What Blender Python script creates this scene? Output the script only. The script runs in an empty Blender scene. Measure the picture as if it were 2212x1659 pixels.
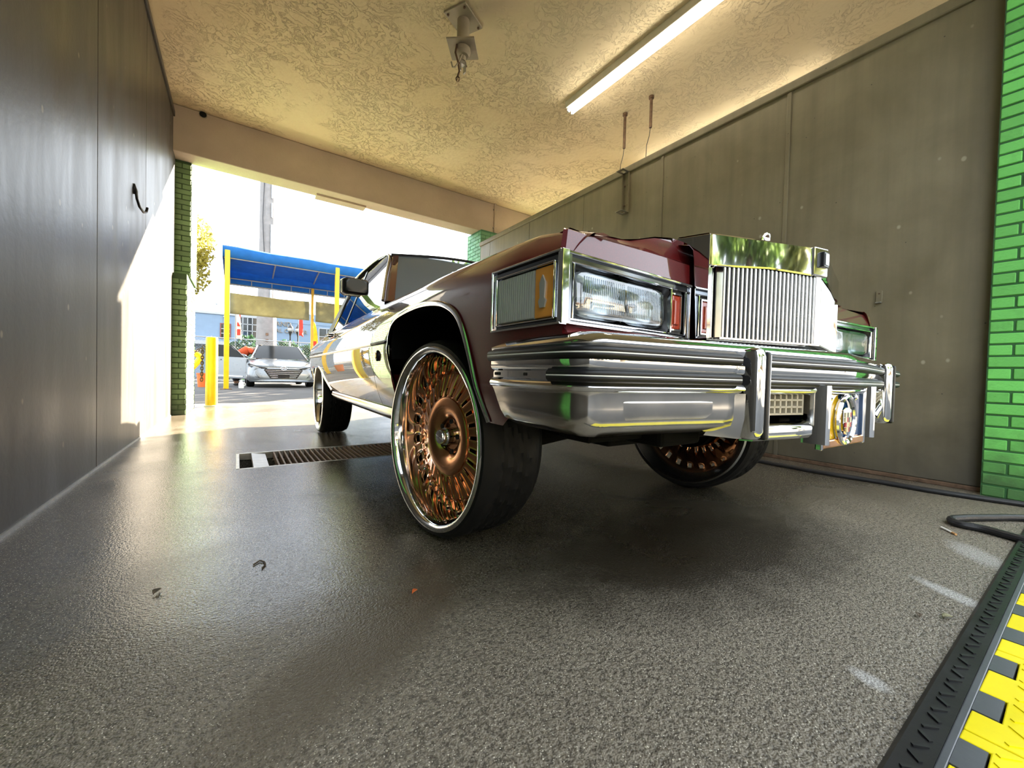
import bpy, bmesh, math, random
from mathutils import Vector, Matrix
random.seed(7)
scene = bpy.context.scene
col = scene.collection
R_ = math.radians

# ------------------------------------------------------------------ camera
cam_d = bpy.data.cameras.new('camera'); cam = bpy.data.objects.new('camera', cam_d); col.objects.link(cam)
cam_d.sensor_width = 36.0; cam_d.sensor_fit = 'HORIZONTAL'
cam_d.lens = 859.8 / 2212 * 36.0
cam_d.clip_start = 0.02; cam_d.clip_end = 500
yaw, pitch, roll = 0.605, -0.0216, 0.0266
Fv = Vector((math.sin(yaw)*math.cos(pitch), math.cos(yaw)*math.cos(pitch), math.sin(pitch)))
R0 = Vector((math.cos(yaw), -math.sin(yaw), 0)); U0 = R0.cross(Fv)
Rv = R0*math.cos(roll) + U0*math.sin(roll); Uv = Rv.cross(Fv)
cam.matrix_world = Matrix(((Rv.x, Uv.x, -Fv.x, 0), (Rv.y, Uv.y, -Fv.y, 0), (Rv.z, Uv.z, -Fv.z, 0.6395), (0, 0, 0, 1)))
scene.camera = cam

# ------------------------------------------------------------------ sky, sun, exposure
SUN = Vector((1.0, 0.70, 0.51)).normalized()
world = bpy.data.worlds.new('world'); scene.world = world; world.use_nodes = True
wn = world.node_tree
sky = wn.nodes.new('ShaderNodeTexSky'); sky.sky_type = 'NISHITA'
sky.sun_disc = False; sky.sun_elevation = math.asin(SUN.z); sky.sun_rotation = math.atan2(SUN.x, SUN.y)
sky.altitude = 0; sky.air_density = 1.2; sky.dust_density = 2.0; sky.ozone_density = 1.0
bg1 = wn.nodes['Background']; wn.links.new(sky.outputs[0], bg1.inputs[0]); bg1.inputs[1].default_value = 0.07
bg2 = wn.nodes.new('ShaderNodeBackground'); bg2.inputs[0].default_value = (.87, .935, 1.0, 1); bg2.inputs[1].default_value = 2.1   # bright even haze
addw = wn.nodes.new('ShaderNodeAddShader'); wn.links.new(bg1.outputs[0], addw.inputs[0]); wn.links.new(bg2.outputs[0], addw.inputs[1])
wn.links.new(addw.outputs[0], wn.nodes['World Output'].inputs[0])
sun_d = bpy.data.lights.new('sun', 'SUN'); sun_o = bpy.data.objects.new('sun', sun_d); col.objects.link(sun_o)
sun_d.energy = 46.0; sun_d.angle = R_(0.6); sun_d.color = (1.0, 0.86, 0.66)
sun_o.rotation_euler = SUN.to_track_quat('Z', 'Y').to_euler(); sun_o.location = (20, 16, 14)
scene.view_settings.view_transform = 'Standard'; scene.view_settings.look = 'None'
scene.view_settings.gamma = 1.0; scene.view_settings.use_curve_mapping = False
scene.view_settings.exposure = 1.0
scene.cycles.use_denoising = True
scene.cycles.max_bounces = 5; scene.cycles.diffuse_bounces = 3; scene.cycles.glossy_bounces = 3
scene.cycles.use_adaptive_sampling = True; scene.cycles.adaptive_threshold = 0.09
scene.cycles.transmission_bounces = 4; scene.cycles.transparent_max_bounces = 8
scene.cycles.sample_clamp_indirect = 6.0
scene.cycles.caustics_reflective = False; scene.cycles.caustics_refractive = False

# ------------------------------------------------------------------ materials
def s2l(c):
    return tuple(((x/12.92) if x <= .04045 else ((x+.055)/1.055)**2.4) for x in c)
def hexc(h):
    h = h.lstrip('#'); return s2l(tuple(int(h[i:i+2], 16)/255 for i in (0, 2, 4)))
def setin(b, **k):
    for n, v in k.items():
        n = n.replace('_', ' ')
        if n in b.inputs:
            b.inputs[n].default_value = v
class NT:
    def __init__(self, name):
        self.m = bpy.data.materials.new(name); self.m.use_nodes = True
        self.t = self.m.node_tree; self.n = self.t.nodes; self.l = self.t.links
        self.b = self.n['Principled BSDF']; self.out = self.n['Material Output']
        self.tc = None
    def coord(self, which='Object', scale=None):
        if self.tc is None: self.tc = self.n.new('ShaderNodeTexCoord')
        s = self.tc.outputs[which]
        if scale is not None:
            mp = self.n.new('ShaderNodeMapping'); mp.inputs['Scale'].default_value = scale
            self.l.new(s, mp.inputs[0]); s = mp.outputs[0]
        return s
    def world(self, scale=None):
        g = self.n.new('ShaderNodeNewGeometry'); s = g.outputs['Position']
        if scale is not None:
            mp = self.n.new('ShaderNodeMapping'); mp.inputs['Scale'].default_value = scale
            self.l.new(s, mp.inputs[0]); s = mp.outputs[0]
        return s
    def noise(self, vec, scale, detail=4, rough=.55, dist=0):
        x = self.n.new('ShaderNodeTexNoise'); x.inputs['Scale'].default_value = scale
        x.inputs['Detail'].default_value = detail; x.inputs['Roughness'].default_value = rough
        x.inputs['Distortion'].default_value = dist
        self.l.new(vec, x.inputs['Vector']); return x.outputs[0]
    def vor(self, vec, scale, feature='F1', out=0, rnd=1):
        x = self.n.new('ShaderNodeTexVoronoi'); x.inputs['Scale'].default_value = scale; x.feature = feature
        x.inputs['Randomness'].default_value = rnd
        self.l.new(vec, x.inputs['Vector']); return x.outputs[out]
    def ramp(self, fac, stops, interp='LINEAR'):
        x = self.n.new('ShaderNodeValToRGB'); e = x.color_ramp.elements; x.color_ramp.interpolation = interp
        while len(e) < len(stops): e.new(0.5)
        for el, (p, c) in zip(e, stops):
            el.position = p
            el.color = (c, c, c, 1) if isinstance(c, (int, float)) else (*c, 1)
        self.l.new(fac, x.inputs[0]); return x.outputs[0]
    def mix(self, fac, a, b, mode='MIX'):
        x = self.n.new('ShaderNodeMix'); x.data_type = 'RGBA'; x.blend_type = mode
        for sock, v in ((x.inputs[0], fac), (x.inputs[6], a), (x.inputs[7], b)):
            if hasattr(v, 'is_linked'): self.l.new(v, sock)
            elif isinstance(v, (int, float)): sock.default_value = v if sock.type == 'VALUE' else (v, v, v, 1)
            else: sock.default_value = (*v, 1)
        return x.outputs[2]
    def math(self, op, a, b=0.0):
        x = self.n.new('ShaderNodeMath'); x.operation = op
        for s, v in ((x.inputs[0], a), (x.inputs[1], b)):
            if hasattr(v, 'is_linked'): self.l.new(v, s)
            else: s.default_value = v
        return x.outputs[0]
    def bump(self, h, strength=.3, dist=.01, normal=None):
        x = self.n.new('ShaderNodeBump'); x.inputs['Strength'].default_value = strength
        x.inputs['Distance'].default_value = dist; self.l.new(h, x.inputs['Height'])
        if normal is not None: self.l.new(normal, x.inputs['Normal'])
        self.l.new(x.outputs[0], self.b.inputs['Normal']); return x.outputs[0]
    def col(self, s):
        if hasattr(s, 'is_linked'): self.l.new(s, self.b.inputs['Base Color'])
        else: self.b.inputs['Base Color'].default_value = (*s, 1)
    def rough(self, s):
        if hasattr(s, 'is_linked'): self.l.new(s, self.b.inputs['Roughness'])
        else: self.b.inputs['Roughness'].default_value = s
M = {}
def simple(name, c, rough=.5, metal=0.0, coat=0.0, var=.12, nscale=8, bump=0.0, bscale=60, emit=None, es=0, spec=.5, coatr=.03):
    """plain procedural material: noise-varied colour and roughness"""
    t = NT(name); c = hexc(c) if isinstance(c, str) else c
    v = t.coord('Object'); n = t.noise(v, nscale, 5)
    lo = tuple(x*(1-var) for x in c); hi = tuple(min(1, x*(1+var)) for x in c)
    t.col(t.ramp(n, [(.3, lo), (.7, hi)]))
    t.rough(t.ramp(n, [(.3, max(0, rough*(1-.15))), (.7, min(1, rough*1.15))]))
    setin(t.b, Metallic=metal, Coat_Weight=coat, Coat_Roughness=coatr, Specular_IOR_Level=spec)
    if bump: t.bump(t.noise(v, bscale, 4), bump, .004)
    if emit:
        t.b.inputs['Emission Color'].default_value = (*emit, 1); t.b.inputs['Emission Strength'].default_value = es
    M[name] = t.m; return t.m
def glassy(name, tint, gloss=.12, rough=.01):
    """thin tinted pane: transparency with a fresnel reflection"""
    t = NT(name); n, l = t.n, t.l
    tr = n.new('ShaderNodeBsdfTransparent'); tr.inputs[0].default_value = (*tint, 1)
    gl = n.new('ShaderNodeBsdfGlossy'); gl.inputs['Roughness'].default_value = rough
    fr = n.new('ShaderNodeFresnel'); fr.inputs[0].default_value = 1.5
    ad = t.math('ADD', fr.outputs[0], gloss); mx = n.new('ShaderNodeMixShader')
    l.new(ad, mx.inputs[0]); l.new(tr.outputs[0], mx.inputs[1]); l.new(gl.outputs[0], mx.inputs[2])
    l.new(mx.outputs[0], t.out.inputs[0]); n.remove(t.b); M[name] = t.m; return t.m

# concrete floor of the wash bay: worn aggregate, stains, darker patches, wet film
t = NT('wet_concrete'); w = t.world()
sp = t.n.new('ShaderNodeSeparateXYZ'); t.l.new(w, sp.inputs[0])
big = t.noise(w, .9, 3, .6, .6); mid = t.noise(w, 2.3, 4, .62, .4); fine = t.noise(w, 150, 1, .75); med = t.noise(w, 75, 2, .7)
spk = t.vor(w, 150); spk2 = t.vor(w, 95); spk3 = t.vor(w, 230)
base = t.ramp(mid, [(.28, (.118, .096, .068)), (.5, (.152, .126, .090)), (.74, (.188, .158, .115))])
base = t.mix(t.ramp(fine, [(.36, 0), (.68, .65)]), base, (.27, .24, .19))
base = t.mix(t.ramp(med, [(.38, .75), (.54, 0)]), base, (.055, .046, .034))
# the film of water starts along a wavy front about a metre into the bay
front = t.math('ADD', t.math('ADD', sp.outputs[1], t.math('MULTIPLY', sp.outputs[0], .12)), t.math('MULTIPLY', big, 1.3))
wet = t.ramp(front, [(.56, 0), (.64, 1)])
wn_ = t.n.new('ShaderNodeMapRange'); wn_.inputs['From Min'].default_value = 1.45; wn_.inputs['From Max'].default_value = 1.95; t.l.new(front, wn_.inputs[0]); wet = wn_.outputs[0]
base = t.mix(t.math('MULTIPLY', wet, .62), base, (.048, .040, .030))
base = t.mix(t.ramp(spk3, [(.15, .7), (.24, 0)]), base, (.36, .325, .26))
base = t.mix(t.ramp(spk, [(.13, 1.0), (.20, 0)]), base, (.60, .55, .44))
base = t.mix(t.ramp(spk2, [(.10, .8), (.17, 0)]), base, (.03, .026, .02))
dots = t.vor(w, 5.5); base = t.mix(t.ramp(dots, [(.026, .85), (.045, 0)]), base, (.012, .010, .009))
wob = t.noise(w, 9, 3, .6)
def patch(t, w, base, cx, cy, rx, ry, rot, c, amt):
    mp = t.n.new('ShaderNodeMapping'); mp.vector_type = 'TEXTURE'
    mp.inputs['Location'].default_value = (cx, cy, 0); mp.inputs['Rotation'].default_value = (0, 0, rot)
    mp.inputs['Scale'].default_value = (rx, ry, 1); t.l.new(w, mp.inputs[0])
    g = t.n.new('ShaderNodeTexGradient'); g.gradient_type = 'SPHERICAL'
    t.l.new(mp.outputs[0], g.inputs[0])
    f = t.ramp(t.math('ADD', g.outputs[0], t.math('MULTIPLY', t.math('SUBTRACT', wob, .5), .5)), [(.16, 0), (.60, amt)])
    return t.mix(f, base, c)
# paint drips, an oily patch, and broad darker patches under and beside the car
base = patch(t, w, base, 1.82, .213, .16, .045, 1.05, (.40, .385, .36), .8)
base = patch(t, w, base, 2.34, .22, .20, .09, .6, (.36, .345, .325), .65)
base = patch(t, w, base, 1.137, .25, .055, .034, 1.3, (.40, .385, .365), .75)
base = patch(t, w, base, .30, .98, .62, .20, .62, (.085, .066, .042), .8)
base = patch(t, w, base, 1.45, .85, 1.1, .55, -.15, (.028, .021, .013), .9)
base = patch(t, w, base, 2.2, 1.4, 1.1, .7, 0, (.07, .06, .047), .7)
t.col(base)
wetr = t.ramp(t.noise(w, 1.25, 3, .6, .5), [(.34, .10), (.50, .18), (.68, .33)])
t.rough(t.mix(wet, t.ramp(fine, [(.3, .42), (.7, .7)]), wetr))
setin(t.b, Specular_IOR_Level=.5)
h = t.math('ADD', t.math('MULTIPLY', fine, .6), t.math('MULTIPLY', med, .6))
bp_ = t.n.new('ShaderNodeBump'); bp_.inputs['Distance'].default_value = .010; t.l.new(h, bp_.inputs['Height'])
t.l.new(t.mix(wet, .55, .14), bp_.inputs['Strength']); t.l.new(bp_.outputs[0], t.b.inputs['Normal']); M['wet_concrete'] = t.m

t = NT('asphalt'); w = t.world()
t.col(t.mix(t.ramp(t.noise(w, .5, 4), [(.35, 0), (.65, 1)]), (.045, .044, .046), (.075, .073, .072)))
t.rough(.85); t.bump(t.noise(w, 60, 3), .4, .01); M['asphalt'] = t.m

# painted panel walls: streaks, scuffs, chips
def wallmat(name, c1, c2, chip, vert, rough=.42):
    t = NT(name); w = t.world(); sx = t.world((1.2, 1.2, .22) if vert else (1, 1, 1))
    n = t.noise(sx, 2.2, 6, .6, .3); st = t.noise(t.world((9, 9, .5)), 1.3, 4)
    b = t.ramp(n, [(.3, c1), (.7, c2)])
    b = t.mix(t.ramp(st, [(.4, 0), (.75, .35)]), b, tuple(x*.6 for x in c1))
    v = t.vor(t.world((1, 1, .75)), 5.2); b = t.mix(t.ramp(v, [(.045, .85), (.075, 0)]), b, chip)
    v2 = t.vor(w, 11); b = t.mix(t.ramp(v2, [(.03, .9), (.05, 0)]), b, (.03, .028, .026))
    sp = t.n.new('ShaderNodeSeparateXYZ'); t.l.new(w, sp.inputs[0])
    dirt = t.ramp(t.math('ADD', sp.outputs[2], t.math('MULTIPLY', n, .5)), [(.25, .80), (1.5, 0)])
    b = t.mix(dirt, b, (.045, .040, .033)); t.col(b)
    t.rough(t.ramp(n, [(.3, rough*.8), (.7, rough*1.25)])); t.bump(t.noise(w, 34, 5), .14, .006)
    setin(t.b, Specular_IOR_Level=.36 if vert else .5); M[name] = t.m
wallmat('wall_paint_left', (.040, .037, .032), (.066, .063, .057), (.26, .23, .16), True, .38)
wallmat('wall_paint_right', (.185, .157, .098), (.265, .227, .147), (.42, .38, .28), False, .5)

# skip-trowel stucco ceiling
t = NT('stucco'); w = t.world()
wp = t.n.new('ShaderNodeVectorMath'); wp.operation = 'MULTIPLY_ADD'; nz = t.n.new('ShaderNodeTexNoise'); nz.inputs['Scale'].default_value = 3.5; nz.inputs['Detail'].default_value = 5
t.l.new(w, nz.inputs['Vector']); t.l.new(nz.outputs['Color'], wp.inputs[0]); wp.inputs[1].default_value = (.55, .55, 0); t.l.new(w, wp.inputs[2])
rid = t.noise(wp.outputs[0], 11, 6, .65); r1 = t.ramp(rid, [(.475, 0), (.498, 1), (.502, .2), (.52, .0)])
msk = t.ramp(t.noise(w, 1.9, 4), [(.40, 0), (.60, 1)]); r2 = t.math('MULTIPLY', r1, msk)
cc = t.mix(t.ramp(t.noise(w, .8, 4), [(.3, 0), (.7, 1)]), (.88, .72, .46), (.92, .79, .54))
t.col(t.mix(t.math('MULTIPLY', r2, .22), cc, (.33, .27, .17)))
hh = t.math('ADD', r2, t.math('MULTIPLY', t.noise(w, 16, 5), .35))
t.rough(.75); t.bump(hh, .65, .03); M['stucco'] = t.m
t = NT('plaster'); w = t.world(); n = t.noise(w, 1.6, 6, .6)
t.col(t.ramp(n, [(.3, (.52, .44, .36)), (.7, (.62, .53, .44))])); t.rough(.8); t.bump(t.noise(w, 30, 5), .35, .01); M['plaster'] = t.m

def brickmat(name, c):
    t = NT(name); oi = t.n.new('ShaderNodeObjectInfo'); w = t.world()
    lo = tuple(x*.78 for x in c); hi = tuple(min(1, x*1.12) for x in c)
    b = t.ramp(oi.outputs['Random'], [(0, lo), (1, hi)])
    sp = t.n.new('ShaderNodeSeparateXYZ'); t.l.new(w, sp.inputs[0])
    d = t.ramp(t.math('ADD', sp.outputs[2], t.math('MULTIPLY', t.noise(w, 9, 5), .45)), [(.28, .8), (.62, 0)])
    b = t.mix(d, b, (.035, .05, .025)); b = t.mix(t.ramp(t.noise(w, 22, 5), [(.55, 0), (.8, .35)]), b, tuple(x*.5 for x in c))
    t.col(b); t.rough(.55); t.bump(t.noise(w, 70, 5), .35, .006); M[name] = t.m
brickmat('green_brick', (.165, .60, .125)); brickmat('sage_brick', (.19, .32, .14)); brickmat('mint_brick', (.16, .40, .24))
simple('green_mortar', (.035, .13, .04), .8, bump=.3); simple('sage_mortar', (.05, .095, .04), .8, bump=.3); simple('mint_mortar', (.07, .2, .12), .8, bump=.3)

# car paint and trims
t = NT('maroon_paint'); v = t.coord('Object'); n = t.noise(v, 400, 2)
t.col(t.mix(t.ramp(n, [(.45, 0), (.75, .5)]), (.085, .006, .007), (.16, .012, .012)))
setin(t.b, Metallic=.0, Roughness=.42, Coat_Weight=1.0, Coat_Roughness=.012, Coat_IOR=1.5, Specular_IOR_Level=.15); M['maroon_paint'] = t.m
simple('chrome', (.86, .87, .88), .05, 1.0, var=.02)
simple('dark_chrome', (.20, .21, .23), .12, 1.0, var=.05)
simple('satin_chrome', (.62, .62, .61), .24, 1.0, var=.08)
simple('worn_chrome', (.66, .64, .60), .13, 1.0, var=.10, nscale=14)
simple('copper', (.80, .40, .20), .20, 1.0, var=.05, nscale=20)
simple('black_rubber', (.008, .008, .009), .42, bump=.08, spec=.35)
simple('tyre_rubber', (.006, .006, .0065), .6, bump=.15, spec=.25)
simple('black_plastic', (.012, .012, .014), .3)
simple('underbody_black', (.004, .004, .004), .9, spec=.1)
simple('white_line', (.75, .75, .73), .4, var=.03)
simple('vinyl_roof', (.035, .037, .045), .5, bump=.25, bscale=220)
simple('amber_lens', (.72, .30, .035), .12, coat=1); simple('red_lens', (.50, .06, .02), .15, coat=1)
simple('orange_lens', (.34, .035, .010), .15, coat=1)
simple('grey_lens', (.30, .30, .29), .12, coat=1, spec=.8)
simple('reflector', (.80, .83, .86), .30, 1.0, var=.02)
simple('interior_tan', (.06, .035, .03), .7, bump=.2)
glassy('windshield_glass', (.42, .45, .48), .05)
wt = M['windshield_glass'].node_tree; df = wt.nodes.new('ShaderNodeBsdfDiffuse'); df.inputs[0].default_value = (.30, .36, .42, 1); m2 = wt.nodes.new('ShaderNodeMixShader'); m2.inputs[0].default_value = .42
ol = [n for n in wt.nodes if n.type == 'OUTPUT_MATERIAL'][0]; sh = ol.inputs[0].links[0].from_socket; wt.links.new(sh, m2.inputs[1]); wt.links.new(df.outputs[0], m2.inputs[2]); wt.links.new(m2.outputs[0], ol.inputs[0])   # dirty film, with grey-blue flare haze mixed into the glass colour
glassy('side_glass', (.36, .40, .42), .10); glassy('tinted_glass', (.05, .06, .07), .10)
t = NT('lamp_glass'); setin(t.b, Roughness=.02, IOR=1.35, Transmission_Weight=1.0); t.col(t.ramp(t.noise(t.coord(), 9, 2), [(.3, (.9, .94, .97)), (.7, (1, 1, 1))])); M['lamp_glass'] = t.m
glassy('lens_glass', (.86, .91, .95), .12)
simple('plate_reflect_blue', (.006, .05, .16), .15, coat=1); simple('plate_reflect_yellow', (.62, .36, .01), .15, coat=1)  # floor mats mirrored in the plate, held as two flat colours
simple('crest_red', (.35, .01, .02), .3); simple('crest_gold', (.6, .45, .2), .25, .8); simple('crest_black', (.01, .01, .01), .3); simple('crest_cream', (.7, .62, .42), .4)
simple('yellow_paint', (.74, .43, .0), .4, var=.10, bump=.06); simple('yellow_steel', (.72, .40, .02), .45)
simple('steel', (.42, .41, .39), .38, .9, var=.2, nscale=20); simple('rusty_steel', (.16, .10, .065), .6, .5, var=.4, nscale=25, bump=.2)
simple('grey_metal_paint', (.42, .37, .28), .5, bump=.1); simple('dark_hole', (.006, .006, .006), .9)
simple('tube_light', (1, 1, 1), .4, emit=(1.0, .90, .72), es=11); simple('fixture_white', (.62, .60, .54), .45)
simple('hose_black', (.012, .012, .014), .5, bump=.3, bscale=120)
simple('mat_yellow', (.80, .66, .0), .38, var=.08, bump=.15, bscale=40); simple('mat_black', (.011, .0115, .013), .4, bump=.15, bscale=40)
simple('mat_grey', (.07, .075, .085), .42, bump=.15, bscale=40)
def cloth(name, c, tr):
    t = NT(name); n = t.noise(t.coord(), 6, 5); r = t.ramp(n, [(.3, tuple(x*.88 for x in c)), (.7, tuple(min(1, x*1.1) for x in c))]); t.col(r); t.rough(.85)
    ts = t.n.new('ShaderNodeBsdfTranslucent'); t.l.new(r, ts.inputs[0]); mx = t.n.new('ShaderNodeMixShader'); mx.inputs[0].default_value = tr
    t.l.new(t.b.outputs[0], mx.inputs[1]); t.l.new(ts.outputs[0], mx.inputs[2]); t.l.new(mx.outputs[0], t.out.inputs[0]); t.bump(t.noise(t.coord(), 40, 4), .2, .004); M[name] = t.m
cloth('canvas_blue', (.010, .13, .42), .25); cloth('tarp_beige', (.34, .32, .19), .35)
simple('galvanised', (.34, .35, .36), .5, .5); simple('concrete_pole', (.215, .205, .20), .85, var=.15, nscale=5, bump=.25)
simple('pale_blue_wall', (.20, .27, .36), .9, var=.05, nscale=3, spec=.2); simple('white_trim', (.36, .38, .40), .6, var=.04)
simple('dark_glass', (.02, .026, .03), .08, spec=.5); simple('red_frame', (.18, .045, .035), .5); simple('letter_tan', (.24, .20, .155), .6)
simple('sedan_glass', (.006, .008, .009), .12, spec=.2)
simple('silver_paint', (.20, .22, .24), .30, .5, coat=.6, var=.04); simple('grille_black', (.015, .015, .017), .35)
simple('flag_red', (.65, .05, .03), .8); simple('flag_white', (.8, .78, .74), .8); simple('flag_yellow', (.85, .65, .03), .8)
simple('shirt_red', (.62, .09, .03), .85, bump=.3); simple('trousers_dark', (.03, .03, .04), .9, bump=.3); simple('skin', (.35, .19, .12), .5); simple('shoe', (.03, .03, .03), .6); simple('hair', (.02, .015, .01), .7)
simple('bucket_orange', (.75, .16, .03), .45); simple('jug_white', (.75, .78, .74), .4); simple('cigarette', (.82, .80, .76), .8); simple('cigarette_tip', (.55, .30, .12), .8)
simple('bark', (.10, .075, .05), .9, var=.3, nscale=12, bump=.6, bscale=20)
def leafmat(name, c, tr=.35):
    t = NT(name); oi = t.n.new('ShaderNodeNewGeometry')
    r = t.ramp(oi.outputs['Random Per Island'], [(0, tuple(x*.55 for x in c)), (1, tuple(min(1, x*1.3) for x in c))])
    t.col(r); t.rough(.5)
    ts = t.n.new('ShaderNodeBsdfTranslucent'); t.l.new(r, ts.inputs[0]); mx = t.n.new('ShaderNodeMixShader'); mx.inputs[0].default_value = tr
    t.l.new(t.b.outputs[0], mx.inputs[1]); t.l.new(ts.outputs[0], mx.inputs[2]); t.l.new(mx.outputs[0], t.out.inputs[0]); M[name] = t.m
leafmat('leaf_green', (.10, .17, .035)); leafmat('leaf_gold', (.34, .30, .05), .5); leafmat('leaf_hedge', (.035, .09, .035)); leafmat('leaf_olive', (.13, .15, .035))

# ------------------------------------------------------------------ mesh helpers
class MB:
    def __init__(s): s.v = []; s.f = []
    def add(s, vs, fs):
        o = len(s.v); s.v += [tuple(x) for x in vs]; s.f += [tuple(i+o for i in f) for f in fs]; return s
    def box(s, c, d, rot=None):
        x, y, z = d[0]/2, d[1]/2, d[2]/2
        vs = [Vector(p) for p in ((-x,-y,-z),(x,-y,-z),(x,y,-z),(-x,y,-z),(-x,-y,z),(x,-y,z),(x,y,z),(-x,y,z))]
        if rot is not None: vs = [rot @ p for p in vs]
        c = Vector(c)
        return s.add([p+c for p in vs], [(0,3,2,1),(4,5,6,7),(0,1,5,4),(1,2,6,5),(2,3,7,6),(3,0,4,7)])
    def b2(s, x0, x1, y0, y1, z0, z1):
        return s.box(((x0+x1)/2, (y0+y1)/2, (z0+z1)/2), (abs(x1-x0), abs(y1-y0), abs(z1-z0)))
    def bar(s, p, q, w, h, up=(0,0,1)):
        p, q = Vector(p), Vector(q); d = (q-p); L = d.length; d.normalize()
        up = Vector(up)
        if abs(d.dot(up)) > .98: up = Vector((1,0,0))
        a = d.cross(up).normalized(); b = a.cross(d).normalized()
        return s.box((p+q)/2, (L, w, h), Matrix((d, a, b)).transposed())
    def prism(s, poly, f, t0, t1):
        """poly 2d points, f(a,b,t)->xyz"""
        n = len(poly); vs = [f(a, b, t0) for a, b in poly]+[f(a, b, t1) for a, b in poly]
        return s.add(vs, [tuple(range(n-1, -1, -1)), tuple(range(n, 2*n))]+[(i, (i+1) % n, n+(i+1) % n, n+i) for i in range(n)])
    def loft(s, rows, closed=False, cap=False):
        m = len(rows[0]); vs = [p for r in rows for p in r]; fs = []
        for i in range(len(rows)-1):
            for j in range(m if closed else m-1):
                k = (j+1) % m; fs.append((i*m+j, i*m+k, (i+1)*m+k, (i+1)*m+j))
        if cap: fs += [tuple(range(m-1, -1, -1)), tuple((len(rows)-1)*m+j for j in range(m))]
        return s.add(vs, fs)
    def tube(s, path, r, n=8, closed=False, cap=True):
        path = [Vector(p) for p in path]; k = len(path); rows = []; ref = None
        for i, p in enumerate(path):
            if closed: d = path[(i+1) % k]-path[i-1]
            else: d = path[min(i+1, k-1)]-path[max(i-1, 0)]
            d.normalize()
            if ref is None: ref = Vector((0,0,1)) if abs(d.z) < .9 else Vector((1,0,0))
            a = d.cross(ref).normalized(); b = a.cross(d).normalized(); ref = b
            rr = r[i] if isinstance(r, (list, tuple)) else r
            rows.append([p+a*rr*math.cos(2*math.pi*j/n)+b*rr*math.sin(2*math.pi*j/n) for j in range(n)])
        if closed: rows.append(rows[0])
        return s.loft(rows, True, cap and not closed)
    def lathe(s, prof, n, f, cap=False):
        """prof (r,h); f(r*cos, r*sin, h) -> xyz"""
        rows = [[f(r*math.cos(2*math.pi*j/n), r*math.sin(2*math.pi*j/n), h) for j in range(n)] for r, h in prof]
        return s.loft(rows, True, cap)
    def sphere(s, c, rx, ry=None, rz=None, n=12, m=8):
        ry = rx if ry is None else ry; rz = rx if rz is None else rz
        rows = []
        for i in range(m+1):
            a = math.pi*i/m; q = max(math.sin(a), 1e-3)
            rows.append([(c[0]+rx*q*math.cos(2*math.pi*j/n), c[1]+ry*q*math.sin(2*math.pi*j/n), c[2]-rz*math.cos(a)) for j in range(n)])
        return s.loft(rows, True, True)
    def mesh(s, name, mat, smooth=35):
        me = bpy.data.meshes.new(name); me.from_pydata(s.v, [], s.f); me.validate(); me.update()
        bm = bmesh.new(); bm.from_mesh(me); bmesh.ops.remove_doubles(bm, verts=bm.verts, dist=1e-5)
        bmesh.ops.recalc_face_normals(bm, faces=bm.faces); bm.to_mesh(me); bm.free()
        me.materials.append(M[mat] if isinstance(mat, str) else mat)
        if smooth:
            me.shade_smooth(); me.set_sharp_from_angle(angle=R_(smooth))
        return me
    def build(s, name, mat, parent=None, smooth=35, bevel=0, seg=2):
        o = bpy.data.objects.new(name, s.mesh(name, mat, smooth)); col.objects.link(o)
        if parent is not None: o.parent = parent
        if bevel:
            b = o.modifiers.new('bevel', 'BEVEL'); b.width = bevel; b.segments = seg; b.limit_method = 'ANGLE'; b.angle_limit = R_(40)
        return o
def tag(o, label=None, cat=None, group=None, kind=None):
    if label: o['label'] = label
    if cat: o['category'] = cat
    if group: o['group'] = group
    if kind: o['kind'] = kind
    return o
def thing(name, label, cat, loc=(0,0,0), rz=0, group=None):
    o = bpy.data.objects.new(name, None); col.objects.link(o); o.location = loc; o.rotation_euler = (0, 0, rz); o.empty_display_size = .1
    return tag(o, label, cat, group)
def inst(name, me, parent, loc=(0,0,0), rot=None, scale=None):
    o = bpy.data.objects.new(name, me); col.objects.link(o)
    if parent is not None: o.parent = parent
    o.location = loc
    if rot is not None: o.rotation_euler = rot
    if scale is not None: o.scale = scale
    return o
def ident(a, b, t): return (a, b, t)
# ================================================================== the bay
XL, XR = -0.70, 3.76          # wall faces
YB, ZB, ZC = 6.75, 3.41, 4.00 # far beam, its underside, ceiling
PT = 3.13                     # partition top
# floor slab with the trench left open
TX0, TX1, TY0, TY1 = 0.0, 3.0, 3.03, 3.60
b = MB()
xs = [-.95, TX0, TX1, 8.6]; ys = [-.6, TY0, TY1, 8.4]
for i in range(3):
    for j in range(3):
        if i == 1 and j == 1: continue
        b.b2(xs[i], xs[i+1], ys[j], ys[j+1], -.12, 0)
b.b2(TX0-.01, TX1+.01, TY0-.01, TY1+.01, -.30, -.28)
b.b2(TX0-.02, TX0, TY0, TY1, -.28, -.12); b.b2(TX1, TX1+.02, TY0, TY1, -.28, -.12)
b.b2(TX0, TX1, TY0-.02, TY0, -.28, -.12); b.b2(TX0, TX1, TY1, TY1+.02, -.28, -.12)
fl = b.build('floor', 'wet_concrete', smooth=0); tag(fl, 'wet worn concrete floor of the wash bay', 'floor', kind='structure')
b = MB(); b.b2(-70, 70, -70, -.6, -.14, -.015)
o = b.build('forecourt', 'asphalt', smooth=0); tag(o, 'asphalt forecourt before the bay entrance', 'ground', kind='structure')
b = MB(); b.loft([[(-70, 8.4, -.012), (70, 8.4, -.012)], [(-70, 11.5, .09), (70, 11.5, .09)], [(-70, 90, .09), (70, 90, .09)]])
b.b2(-70, 70, 8.4, 90, -.3, -.2)
o = b.build('parking_lot', 'asphalt', smooth=0); tag(o, 'grey asphalt parking lot beyond the bay exit', 'ground', kind='structure')
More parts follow.
